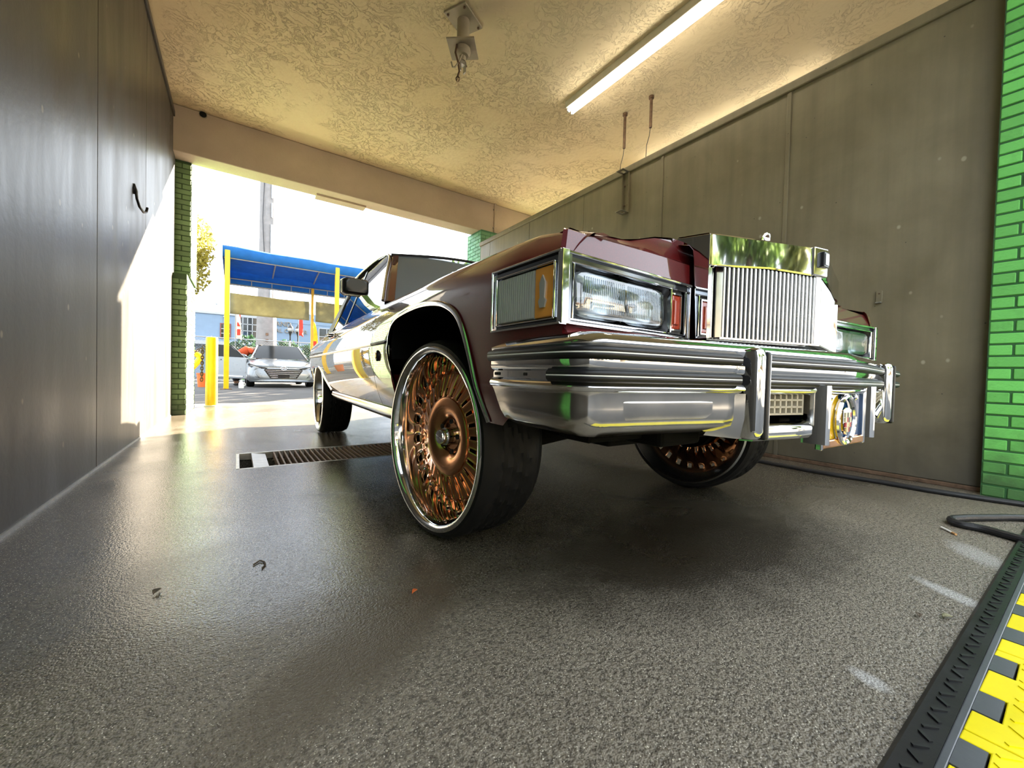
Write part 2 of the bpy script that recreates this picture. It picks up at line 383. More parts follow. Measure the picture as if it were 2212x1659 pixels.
# a strip of paler concrete apron patch along the slab end
b = MB(); b.b2(-6, 12, 8.4, 8.75, -.2, .004); o = b.build('apron_kerb', 'plaster', smooth=0, bevel=.01); tag(o, 'pale concrete strip at the end of the slab', 'kerb', kind='structure')

# ceiling + beams + shell
b = MB(); b.b2(-.95, 8.6, -.6, 7.1, ZC, ZC+.2); o = b.build('ceiling', 'stucco', smooth=0); tag(o, 'tan skip-trowel stucco ceiling', 'ceiling', kind='structure')
b = MB(); b.b2(-.95, 8.6, YB, 7.08, ZB, ZC-.002); o = b.build('exit_beam', 'plaster', smooth=0, bevel=.012); tag(o, 'plastered beam across the far exit', 'beam', kind='structure')
b = MB(); b.b2(1.0, 1.75, 6.96, 7.14, ZB-.03, ZB+.02); mb_ = b.build('soffit_plate', 'plaster', o, smooth=0)
b = MB(); b.b2(-.95, 8.6, -.6, -.28, 3.65, ZC-.002); o = b.build('entrance_beam', 'plaster', smooth=0, bevel=.012); tag(o, 'plastered beam over the bay entrance', 'beam', kind='structure')
b = MB(); b.b2(8.4, 8.6, -.6, 7.1, 0, ZC); o = b.build('wall_far_right', 'wall_paint_right', smooth=0); tag(o, 'grey wall of the neighbouring bay', 'wall', kind='structure')

# left wall: core, seamed sheets, top strip
wl = MB(); wl.b2(-.95, XL-.014, -.6, 7.1, 0, ZC-.002); wl = wl.build('wall_left', 'wall_paint_left', smooth=0); tag(wl, 'grey panelled left wall', 'wall', kind='structure')
ys = [-.58, .36, 1.89, 3.42, 4.95, 6.47, 6.98]
for y0, y1 in zip(ys, ys[1:]):
    b = MB(); b.b2(XL-.014, XL, y0+.004, y1-.004, .012, 3.83); b.build('wall_panel', 'wall_paint_left', wl, smooth=0, bevel=.004)
b = MB(); b.b2(XL-.014, XL+.018, -.58, 6.9, 3.835, 3.90); o = b.build('trim_1', 'wall_paint_left', smooth=0, bevel=.006); tag(o, 'painted strip along the top of the left wall', 'trim', kind='structure')
b = MB(); b.b2(XL-.01, XL+.006, -.58, 6.7, 0, .014); o = b.build('baseboard_left', 'steel', smooth=0); tag(o, 'metal strip at the foot of the left wall', 'trim', kind='structure')

# right partition, lower than the ceiling
wr = MB(); wr.b2(XR+.012, XR+.15, .05, 6.62, 0, PT-.005); wr = wr.build('wall_right', 'wall_paint_right', smooth=0); tag(wr, 'brown grey partition wall on the right', 'wall', kind='structure')
ys = [.06, 1.487, 2.69, 3.875, 5.07, 6.26, 6.6]
for y0, y1 in zip(ys, ys[1:]):
    b = MB(); b.b2(XR, XR+.012, y0+.002, y1-.002, .03, 3.06); b.build('wall_panel', 'wall_paint_right', wr, smooth=0, bevel=.003)
for y in ys[1:3]:
    b = MB(); b.b2(XR-.008, XR, y-.016, y+.016, .0, 3.05); b.build('batten', 'wall_paint_right', wr, smooth=0, bevel=.004)
b = MB(); b.b2(XR-.018, XR+.17, .05, 6.62, 3.05, PT); o = b.build('trim_2', 'wall_paint_right', smooth=0, bevel=.012); tag(o, 'painted cap along the top of the partition', 'trim', kind='structure')
b = MB(); b.b2(XR-.012, XR+.0, .05, 6.6, 0, .028); o = b.build('baseboard_right', 'rusty_steel', smooth=0, bevel=.004); tag(o, 'rusty strip at the foot of the partition', 'trim', kind='structure')

# brick pillars --------------------------------------------------------------
def pillar(name, label, x0, x1, y0, y1, z0, z1, brick, mortar, faces, parent=None, pitch=.0689):
    """mortar core, every brick an object of its own on the faces one can see"""
    core = MB().b2(x0, x1, y0, y1, z0, z1)
    root = core.build(name, mortar, parent, smooth=0)
    if parent is None: tag(root, label, 'pillar', kind='structure')
    cache = {}
    def brick_mesh(L, axis):
        k = (round(L, 4), axis)
        if k not in cache:
            d = (.03, L, pitch-.011) if axis == 'y' else (L, .03, pitch-.011)
            m = MB().box((0,0,0), d); me = m.mesh('brick', brick, 0)
            bm = bmesh.new(); bm.from_mesh(me); bmesh.ops.bevel(bm, geom=list(bm.edges), offset=.0035, segments=1, affect='EDGES'); bm.to_mesh(me); bm.free()
            cache[k] = me
        return cache[k]
    n = int((z1-z0)/pitch)
    S, H = .200, .095
    for i in range(n):
        z = z0+(i+.5)*pitch
        for fc in faces:
            axis = 'y' if 'x' in fc else 'x'
            a0, a1 = (y0, y1) if axis == 'y' else (x0, x1)
            flip = fc.endswith('r'); a = 0.0; L = a1-a0; k = 0
            while a < L-.02:
                w = H if (k == 0 and (i+(axis == 'y')) % 2) else S
                w = min(w, L-a)
                c = (a1-a-w/2) if flip else (a0+a+w/2)
                jit = random.uniform(-.002, .002)
                if fc[0] == '-': p = (x0-.006+.015+jit, c, z) if axis == 'y' else (c, y0-.006+.015+jit, z)
                else: p = (x1+.006-.015+jit, c, z) if axis == 'y' else (c, y1+.006-.015+jit, z)
                inst('brick', brick_mesh(w-.009, axis), root, p)
                a += w+.001; k += 1
    return root
# near right (entrance jamb), seen along its inner face
pillar('brick_pillar', 'bright green brick pillar at the right entrance jamb', 3.66, 4.1, -.14, .345, 0, ZC-.6, 'green_brick', 'green_mortar', ['-xr'])
# near left (only mirrored in the chrome and paint)
pillar('brick_pillar', 'green brick pillar at the left entrance jamb, mirrored in the chrome', -.95, -.66, 1.14, 1.60, 0, ZC-.6, 'green_brick', 'green_mortar', ['+xr'])
# far left: deep lower tier and a slimmer upper tier
pl_ = pillar('brick_pillar', 'sage green brick pillar at the far left exit jamb', -.93, -.555, 6.80, 8.0, 0, 1.86, 'sage_brick', 'sage_mortar', ['-y', '+x'])
pillar('brick_pillar_upper', '', -.93, -.535, 7.02, 7.9, 1.86, ZB-.005, 'sage_brick', 'sage_mortar', ['-y', '+x'], pl_)
# far right, top shows over the car
pillar('brick_pillar', 'mint green brick pillar at the far right exit jamb', 3.80, 4.25, 6.66, 7.2, 0, ZB-.005, 'mint_brick', 'mint_mortar', ['-x', '-y'])

# ------------------------------------------------------------------ trench drain
td = thing('trench_drain', 'rusty steel trench grate across the wet floor beside the front wheel', 'drain', (0, 0, 0))
b = MB()
b.b2(TX0, TX1, TY0, TY0+.02, -.05, .001); b.b2(TX0, TX1, TY1-.02, TY1, -.05, .001); b.b2(TX0, TX0+.02, TY0, TY1, -.05, .001); b.b2(TX1-.02, TX1, TY0, TY1, -.05, .001)
b.build('frame', 'steel', td, smooth=0, bevel=.002)
bar_me = MB().b2(-.005, .005, TY0+.022, TY1-.022, -.048, -.002).mesh('grate_bar', 'rusty_steel', 0)
plate_me = MB().b2(-.045, .045, TY0+.022, TY1-.022, -.03, -.006).mesh('end_plate', 'steel', 0)
inst('end_plate', plate_me, td, (.14, 0, 0)).rotation_euler = (0, R_(8), 0)
x = .24
while x < TX1-.03:
    inst('grate_bar', bar_me, td, (x, 0, 0)); x += .036 if x < 1.15 else .05
for y in (TY0+.19, TY0+.38):
    b = MB(); b.tube([(.22, y, -.035), (TX1-.02, y, -.035)], .005, 6); b.build('cross_rod', 'rusty_steel', td)

# ------------------------------------------------------------------ fluorescent strips
def strip_light(label, x, y0, y1, z):
    t = thing('strip_light', label, 'light', (x, (y0+y1)/2, z)); L = (y1-y0)/2
    b = MB(); b.b2(-.065, .065, -L, L, -.005, ZC-z-.001); b.build('housing', 'fixture_white', t, smooth=0, bevel=.008)
    for s in (-1, 1):
        b = MB(); b.tube([(s*.032, -L+.03, -.028), (s*.032, L-.03, -.028)], .019, 12); b.build('tube', 'tube_light', t)
        for e in (-1, 1):
            b = MB(); b.b2(s*.032-.014, s*.032+.014, e*(L-.025)-.012, e*(L-.025)+.012, -.055, 0); b.build('lamp_holder', 'fixture_white', t, smooth=0, bevel=.004)
    return t
strip_light('long bare fluorescent strip light on the stucco ceiling', 3.33, 1.32, 3.74, 3.92)
strip_light('fluorescent strip light of the next bay hidden behind the partition', 5.2, 1.6, 4.02, 3.92)

# ------------------------------------------------------------------ ceiling device with loose wires
px, py = 1.73, 3.47
t = thing('ceiling_bracket', 'painted steel swivel mount hanging from the ceiling with loose wires', 'bracket', (px, py, ZC))
b = MB(); b.box((0, 0, -.012), (.30, .24, .02), Matrix.Rotation(.5, 3, 'Z')); cp = b.build('ceiling_plate', 'grey_metal_paint', t, smooth=0, bevel=.004)
for sx in (-1, 1):
    for sy in (-1, 1):
        p = Matrix.Rotation(.5, 3, 'Z') @ Vector((sx*.12, sy*.09, -.026)); b = MB(); b.lathe([(.011, 0), (.011, .008), (.004, .011)], 8, lambda a, c, h: (p.x+a, p.y+c, p.z-h), True); b.build('bolt', 'rusty_steel', cp)
b = MB(); b.lathe([(.058, -.02), (.058, -.23), (.062, -.24), (.062, -.27)], 24, ident, True); b.build('post', 'grey_metal_paint', t)
b = MB(); b.box((0, 0, -.28), (.26, .26, .014), Matrix.Rotation(.9, 3, 'Z')); b.build('flange', 'grey_metal_paint', t, smooth=0, bevel=.003)
b = MB(); b.lathe([(.075, -.288), (.075, -.325), (.055, -.35), (.03, -.355), (.03, -.40)], 24, ident, True); b.build('swivel_body', 'grey_metal_paint', t)
b = MB(); b.b2(-.03, .03, -.022, .022, -.435, -.40); b.b2(-.03, -.018, -.022, .022, -.50, -.435); b.b2(.018, .03, -.022, .022, -.50, -.435); b.build('yoke', 'steel', t, smooth=0, bevel=.004)
b = MB(); b.tube([(-.045, 0, -.425), (.045, 0, -.425)], .009, 8); b.build('yoke_bolt', 'rusty_steel', t)
b = MB(); b.tube([(-.07, -.02, -.29), (-.085, -.02, -.37), (-.06, -.03, -.45), (-.045, -.03, -.53), (-.06, -.03, -.58)], .009, 7); b.build('wire', 'rusty_steel', t)
b = MB(); b.tube([(-.02, -.03, -.36), (-.05, -.03, -.44), (-.09, -.03, -.51), (-.115, -.03, -.52), (-.13, -.03, -.48)], .007, 7); b.build('wire', 'grey_metal_paint', t)
b = MB()
for k in range(7):
    a = k*.9; b.tube([(-.06, -.03, -.575), (-.06+.02*math.cos(a), -.03+.02*math.sin(a), -.60), (-.06+.012*math.cos(a), -.03+.012*math.sin(a), -.625)], .003, 5)
b.build('wire_end', 'rusty_steel', t)

# ------------------------------------------------------------------ conduits behind the partition
for (x, y, zb, lab) in ((4.02, 3.45, 3.56, 'brown conduit drop nearer the far beam above the partition'), (4.02, 3.06, 3.63, 'brown conduit drop nearer the strip light above the partition')):
    t = thing('conduit_drop', lab, 'pipe', (x, y, ZC), group='conduit drops over the partition')
    b = MB(); b.tube([(0, 0, -.0), (0, 0, zb-ZC)], .017, 10); b.build('pipe', 'rusty_steel', t)
    b = MB(); b.lathe([(.03, -.001), (.03, -.03), (.018, -.035)], 12, ident, True); b.build('collar', 'rusty_steel', t)
    b = MB(); b.tube([(0, 0, zb-ZC+.01), (.01, .02, zb-ZC-.08), (-.02, .03, zb-ZC-.2), (-.04, .03, PT-ZC-.02)], .004, 5); b.build('cord', 'hose_black', t)
# metal bracket on the partition
t = thing('wall_bracket', 'bare metal channel bracket with two tabs on the partition', 'bracket', (XR, 3.17, 2.82))
b = MB(); b.b2(-.004, 0, -.045, .045, -.24, .24); b.b2(-.03, -.004, .041, .045, -.24, .24); b.b2(-.03, -.004, -.045, -.041, -.24, .24); b.build('channel', 'wall_paint_right', t, smooth=0)
for z in (-.235, .235):
    b = MB()
    b.b2(-.13, -.004, -.05, -.022, z-.003, z+.003); b.b2(-.13, -.004, .022, .05, z-.003, z+.003); b.b2(-.13, -.09, -.022, .022, z-.003, z+.003); b.b2(-.04, -.004, -.022, .022, z-.003, z+.003)
    b.build('tab', 'steel', t, smooth=0)
for z in (-.14, .09):
    for y in (-.025, .02):
        b = MB(); b.lathe([(.011, 0), (.011, .006), (.005, .010)], 8, lambda a, c, h, y=y, z=z: (-.004-h, y+a, z+c), True); b.build('bolt', 'rusty_steel', t)
# small clip on the partition
t = thing('wall_clip', 'small grey metal clip screwed to the partition', 'clip', (XR, .865, 1.265))
b = MB(); b.b2(-.012, 0, -.017, .017, -.04, .045); b.build('plate', 'wall_paint_right', t, smooth=0, bevel=.003)
b = MB(); b.b2(-.03, -.010, -.016, .016, -.044, -.036); b.build('lip', 'steel', t, smooth=0, bevel=.002)
b = MB(); b.lathe([(.005, 0), (.003, .004)], 8, lambda a, c, h: (-.012-h, a, .025+c), True); b.build('screw', 'rusty_steel', t)
# hook on the left wall
t = thing('wall_hook', 'black curved hook on the left wall beside the sun patch', 'hook', (XL, 4.42, 2.05))
b = MB(); b.lathe([(.03, 0), (.03, .008)], 12, lambda a, c, h: (h, a, c), True); b.build('plate', 'black_plastic', t)
b = MB(); b.tube([(.0, 0, .05), (.015, 0, .0), (.02, .01, -.06), (.03, .05, -.11), (.045, .11, -.13), (.055, .16, -.11), (.06, .175, -.07)], .010, 8); b.build('hook_arm', 'black_plastic', t)
# bolt stub in the left wall
for y, z, l_ in ((2.36, 2.16, 'small black bolt sticking out of the left wall near the seam'),):
    t = thing('wall_bolt', l_, 'bolt', (XL, y, z)); b = MB(); b.tube([(0, 0, 0), (.035, 0, -.012), (.04, 0, -.04)], .009, 7); b.build('stem', 'black_plastic', t)
    b = MB(); b.lathe([(.014, 0), (.014, .006)], 8, lambda a, c, h: (h, a, c), True); b.build('washer', 'rusty_steel', t)
# round camera/hole at the beam, and conduit at the beam's right end
t = thing('ceiling_sensor', 'small dark round sensor where the left of the beam meets the ceiling', 'sensor', (-.40, YB-.001, 3.965))
b = MB(); b.lathe([(.038, 0), (.038, .012), (.030, .02), (.006, .026)], 20, lambda a, c, h: (a, -h, c), True); b.build('lens', 'dark_hole', t)
b = MB(); b.lathe([(.046, 0), (.046, .006), (.039, .008)], 20, lambda a, c, h: (a, -h, c), True); b.build('ring', 'grey_metal_paint', t)
t = thing('beam_conduit', 'thin vertical conduit on the right end of the far beam', 'pipe', (4.14, YB-.022, 3.43))
b = MB(); b.tube([(0, 0, 0), (0, 0, .56)], .02, 10); b.build('pipe', 'plaster', t)
for z in (.1, .45):
    b = MB(); b.b2(-.035, .035, -.004, .02, z-.01, z+.01); b.build('strap', 'steel', t, smooth=0)

# ------------------------------------------------------------------ hoses
def smooth_path(pts, k=8):
    pts = [Vector(p) for p in pts]; out = []
    for i in range(len(pts)-1):
        p0 = pts[max(i-1, 0)]; p1 = pts[i]; p2 = pts[i+1]; p3 = pts[min(i+2, len(pts)-1)]
        for j in range(k):
            u = j/k; out.append(.5*((2*p1)+(-p0+p2)*u+(2*p0-5*p1+4*p2-p3)*u*u+(-p0+3*p1-3*p2+p3)*u**3))
    out.append(pts[-1]); return out
b = MB(); b.tube(smooth_path([(3.45, 2.3, .016), (3.40, 1.52, .016), (3.38, 1.08, .016), (3.42, .74, .016), (3.43, .53, .016), (3.47, .32, .016), (3.53, .1, .016), (3.60, -.35, .016), (3.62, -.7, .0)]), .015, 10)
o = b.build('wash_hose', 'hose_black'); tag(o, 'black rubber hose lying along the foot of the partition', 'hose')
b = MB(); b.tube(smooth_path([(3.35, -.12, .017), (3.15, .14, .017), (2.96, .262, .017), (2.84, .325, .017), (2.77, .345, .017), (2.715, .315, .017), (2.72, .235, .017), (2.68, .12, .017), (2.6, -.2, .017)]), .016, 10)
o = b.build('wash_hose', 'hose_black'); tag(o, 'black rubber hose doubling back in a loop on the open floor', 'hose')

# ------------------------------------------------------------------ interlocking floor mat at the entrance
mt = thing('floor_mat', 'black and yellow interlocking diamond tread floor mat at the lower right corner', 'mat', (0, 0, 0))
b = MB()
def mp_(a, c, t): return (a, c, t)
b.loft([[(-.2, .197, .001), (3.6, .135, .001)], [(-.2, .187, .014), (3.6, .127, .014)], [(-.2, .140, .017), (3.6, .085, .017)], [(-.2, .140, .001), (3.6, .085, .001)]])
b.build('ramp_edge', 'mat_black', mt, smooth=0)
b = MB(); b.loft([[(-.2, .140, .0), (3.6, .085, .0)], [(-.2, .140, .0175), (3.6, .085, .0175)], [(-.2, .128, .0175), (3.6, .073, .0175)], [(-.2, .128, .0), (3.6, .073, .0)]])
b.build('edge_rail', 'mat_grey', mt, smooth=0, bevel=.002)
def ye(x): return .128-(x+.2)*(.055/3.8)
tab = MB().b2(-.042, .042, -.034, .0, .0, .0165).mesh('connector_tab', 'mat_grey', 0)
x = .62; k = 0
while x < 3.5:
    o = inst('connector_tab', tab, mt, (x, ye(x), .001)); o.rotation_euler = (0, 0, -.0145); x += .20; k += 1
for x0 in [.30+.4*i for i in range(8)]:
    b = MB(); x1 = x0+.397
    tb = [x for x in [.62+.2*i for i in range(15)] if x0 < x < x1]
    pts = [(x0, -.28), (x0, ye(x0))]
    for q in tb: pts += [(q-.045, ye(q)), (q-.045, ye(q)-.037), (q+.045, ye(q)-.037), (q+.045, ye(q))]
    pts += [(x1, ye(x1)), (x1, -.28)]
    b.prism(pts, mp_, .001, .017); ti = b.build('yellow_tile', 'mat_yellow', mt, smooth=0, bevel=.002)
    d = MB()
    for i in range(9):
        for j in range(7):
            s = 1 if (i+j) % 2 else -1
            if ye(x0)-.05-j*.045 > -.27: d.box((x0+.025+i*.044, ye(x0)-.06-j*.045, .0172), (.030, .008, .003), Matrix.Rotation(s*.8, 3, 'Z'))
    d.build('diamond_tread', 'mat_yellow', ti, smooth=0)
d = MB()
for i in range(90):
    for j in range(1):
        x = .35+i*.035; s = 1 if i % 2 else -1
        d.box((x, ye(x)+.034, .0172), (.024, .006, .003), Matrix.Rotation(s*.8, 3, 'Z'))
d.build('diamond_tread', 'mat_black', mt, smooth=0)

# ------------------------------------------------------------------ litter on the floor
t = thing('cigarette_butt', 'white cigarette butt on the floor near the hose loop', 'cigarette', (2.59, .328, .005), -2.48)
b = MB(); b.tube([(-.045, 0, 0), (.02, 0, 0)], .0045, 8); b.build('paper', 'cigarette', t)
b = MB(); b.tube([(.02, 0, 0), (.042, 0, 0)], .0046, 8); b.build('filter', 'cigarette_tip', t)
b = MB(); b.tube([(.05, 1.52, .003), (.068, 1.54, .004), (.08, 1.525, .003), (.082, 1.50, .003), (.072, 1.48, .003)], .0025, 6); o = b.build('twig', 'bark'); tag(o, 'tiny curled twig on the shiny wet floor left of the wheel', 'twig')
def leaf(label, x, y, rz, m, L=.03):
    b = MB(); rows = []
    for i in range(6):
        u = i/5; wv = math.sin(math.pi*min(max(u, .03), .97))*L*.32; zz = .003+.005*math.sin(u*3)
        rows.append([(x+(u-.5)*L*math.cos(rz)-s*wv*math.sin(rz), y+(u-.5)*L*math.sin(rz)+s*wv*math.cos(rz), zz+(.003 if s else 0)) for s in (-1, 0, 1)])
    b.loft(rows); o = b.build('fallen_leaf', m); so = o.modifiers.new('s', 'SOLIDIFY'); so.thickness = .001
    tag(o, label, 'leaf', 'fallen leaves on the bay floor')
leaf('small orange brown leaf on the floor in front of the copper wheel', .43, 1.09, .5, 'bucket_orange', .022)
leaf('curled brown leaf on the shiny floor near the left wall', -.18, 1.47, 1.2, 'bark', .03)
leaf('pale dry leaf beside the black ramp edge of the mat', 1.62, .20, -.6, 'tarp_beige', .03)
leaf('dark leaf scrap on the floor left of the mat', 1.56, .245, .3, 'bark', .022)
# ================================================================== the maroon coupe
car = thing('classic_coupe', 'lifted maroon classic coupe with chrome grille and huge copper wheels', 'car', (1.5303, 1.3862, 0), -0.0308)
def lerp(tbl, x):
    if x <= tbl[0][0]: return tbl[0][1]
    for (a, p), (c, q) in zip(tbl, tbl[1:]):
        if x <= c: return p+(q-p)*(x-a)/(c-a)
    return tbl[-1][1]
PROF = [(.38, .845), (.42, .872), (.47, .898), (.53, .922), (.60, .940), (.68, .952), (.775, .958), (.80, .958), (.86, .955), (.91, .948), (.95, .932), (.985, .905), (1.008, .872)]
CROWN = [(-.775, -.045), (-.70, -.020), (-.60, -.004), (-.3, .004), (0, .012), (.8, .014), (1.6, .010), (2.6, .0), (3.3, -.03), (3.8, -.06), (4.35, -.085)]
def sm(t): t = max(0, min(1, t)); return t*t*(3-2*t)
def side(v, z):
    """outer half width of the body at station v and height z (z before the crown shift)"""
    u = lerp(PROF, z) - .018*sm((-.50-v)/.27) - .10*sm((v-3.6)/.9)
    return u
def zz(v, z): return z + lerp(CROWN, v)*sm((z-.80)/.18)
ARCH = [(-.43, .40), (-.425, .50), (-.40, .60), (-.375, .69), (-.335, .77), (-.285, .822), (-.205, .857), (-.10, .878), (.06, .889), (.26, .884), (.38, .868), (.44, .835), (.463, .78), (.467, .70), (.468, .415)]
RARCH = [(2.42, .40), (2.50, .46), (2.62, .54), (2.76, .62), (2.84, .655), (2.95, .668), (3.3, .668), (3.5, .655), (3.58, .60), (3.60, .40)]
ZL = [.38, .415, .45, .50, .55, .60, .65, .70, .75, .79, .83, .87, .90, .93, .955, .975, .993, 1.008]
def side_panel(name, s, cols, low, mat='maroon_paint', top=True, par=car):
    b = MB(); rows = []
    for v in cols:
        lo = low(v); row = []
        for z in ZL:
            z = max(z, lo); row.append((s*side(v, z), v, zz(v, z)))
        if top:
            row.append((s*(side(v, 1.008)-.03), v, zz(v, 1.014))); row.append((s*.80, v, zz(v, 1.010)))
        rows.append(row)
    b.loft(rows); o = b.build(name, mat, par, smooth=50); return o
def archlow(tbl, base):
    def f(v):
        if v <= tbl[0][0] or v >= tbl[-1][0]: return base
        return max(base, lerp(tbl, v))
    return f
fl_ = archlow(ARCH, .40)
def low_front(v): return max(fl_(v), (.50+.06*sm((-.53-v)/.04)) if v < -.42 else .415)
cols_f = [-.775, -.74, -.70, -.65, -.60, -.55, -.50, -.46, -.43] + [p[0] for p in ARCH[1:]] + [-.24, -.15, -.02, .16, .32, .41] + [.4685, .55, .62, .70, .783]
cols_f = sorted(set(cols_f))
low_rear = archlow(RARCH, .415)
cols_d = [.789+(2.45-.789)*i/14 for i in range(15)]
cols_q = sorted(set([2.456, 2.48]+[p[0] for p in RARCH[1:]]+[2.7, 2.8, 3.1, 3.2, 3.4, 3.599, 3.605, 3.75, 3.9, 4.05, 4.2, 4.3, 4.37]))
for s in (-1, 1):
    side_panel('front_fender', s, cols_f, low_front)
    side_panel('door', s, cols_d, lambda v: .415)
    side_panel('rear_quarter', s, cols_q, low_rear)
    for nm, tbl in (('arch_trim', ARCH), ('arch_trim', RARCH)):
        pts = [p for p in tbl if p[1] > .41]
        path = smooth_path([(s*(side(v, z)+.002), v, zz(v, z)+.0) for v, z in pts], 4)
        b = MB()
        rows = []
        for i, p in enumerate(path):
            d = (path[min(i+1, len(path)-1)]-path[max(i-1, 0)]).normalized(); nrm = Vector((0, -d.z, d.y))
            if nrm.z < -.2: nrm = -nrm
            o_ = Vector((s*.006, 0, 0))
            rows.append([p-o_*.5-nrm*.004, p+o_-nrm*.004, p+o_+nrm*.008, p+o_*.3+nrm*.014])
        b.loft(rows, True, True); b.build(nm, 'chrome', car, smooth=60)
    # dark wheel wells
    for tbl, vc in ((ARCH, 0.02), (RARCH, 3.05)):
        b = MB(); rows = []
        pts = [p for p in tbl if p[1] > .49]
        rows = [[(s*(side(v, z)-.012), v, zz(v, z)) for v, z in pts], [(s*.60, v, zz(v, max(z, .42))+.06*sm((z-.5)/.3)) for v, z in pts], [(s*.42, v, zz(v, max(z, .42))+.05) for v, z in pts]]
        b.loft(rows); b.build('wheel_well', 'underbody_black', car, smooth=60)
    # rocker strip
    b = MB(); rows = []
    for v in (.475, 1.2, 2.0, 2.44):
        rows.append([(s*(.862), v, .385), (s*.885, v, .395), (s*.905, v, .43), (s*.897, v, .455), (s*.87, v, .44)])
    b.loft(rows, True, True); b.build('rocker_trim', 'worn_chrome', car, smooth=60)
    # body side moulding with a black tip
    b = MB(); rows = []
    def mrow(v, hgt=.011):
        u = side(v, .785); z = zz(v, .786); return [(s*(u-.003), v, z-hgt), (s*(u+.008), v, z-hgt*.6), (s*(u+.011), v, z), (s*(u+.008), v, z+hgt*.6), (s*(u-.003), v, z+hgt)]
    b.loft([mrow(v) for v in (.78, 1.2, 1.8, 2.45)], True, True); b.build('side_moulding', 'satin_chrome', car, smooth=60)
    b = MB(); b.loft([mrow(v) for v in (2.46, 3.0, 3.6, 4.0, 4.35)], True, True); b.build('side_moulding', 'satin_chrome', car, smooth=60)
    b = MB(); b.loft([mrow(.50, .003), mrow(.52), mrow(.70), mrow(.778)], True, True); b.build('moulding_tip', 'black_rubber', car, smooth=60)
    # oval badge, door handle
    b = MB(); b.lathe([(.030, 0), (.030, .006), (.024, .010)], 20, lambda a, c, h: (s*(.955+h), .668+a*.8, .722+c*.95), True); bd = b.build('fender_badge', 'black_plastic', car)
    b = MB(); b.lathe([(.018, 0), (.014, .004)], 16, lambda a, c, h: (s*(.965+h), .668+a*.8, .722+c*.95), True); b.build('badge_face', 'copper', bd)
    hz = .925
    b = MB(); b.b2(s*.948, s*.958, 2.02, 2.30, hz-.018, hz+.018); dh = b.build('door_handle', 'chrome', car, smooth=0, bevel=.006)
    b = MB(); b.tube([(s*.955, 2.04, hz+.004), (s*.985, 2.07, hz+.006), (s*.985, 2.25, hz+.006), (s*.955, 2.28, hz+.004)], .009, 8); b.build('handle_bar', 'chrome', dh)

# hood
b = MB(); rows = []
def hoodz(u, v):
    a = abs(u)
    return 1.006+lerp(CROWN, max(v, -.62))*.8 + .042*sm((.70-a)/.22) + .012*(1-(a/.8)**2)
for i in range(15):
    v = -.70+(.92+.70)*i/14
    rows.append([(u, v, hoodz(u, v)) for u in [-.80, -.74, -.68, -.62, -.55, -.48, -.40, -.25, -.10, 0, .10, .25, .40, .48, .55, .62, .68, .74, .80]])
b.loft(rows); b.build('hood', 'maroon_paint', car, smooth=50)
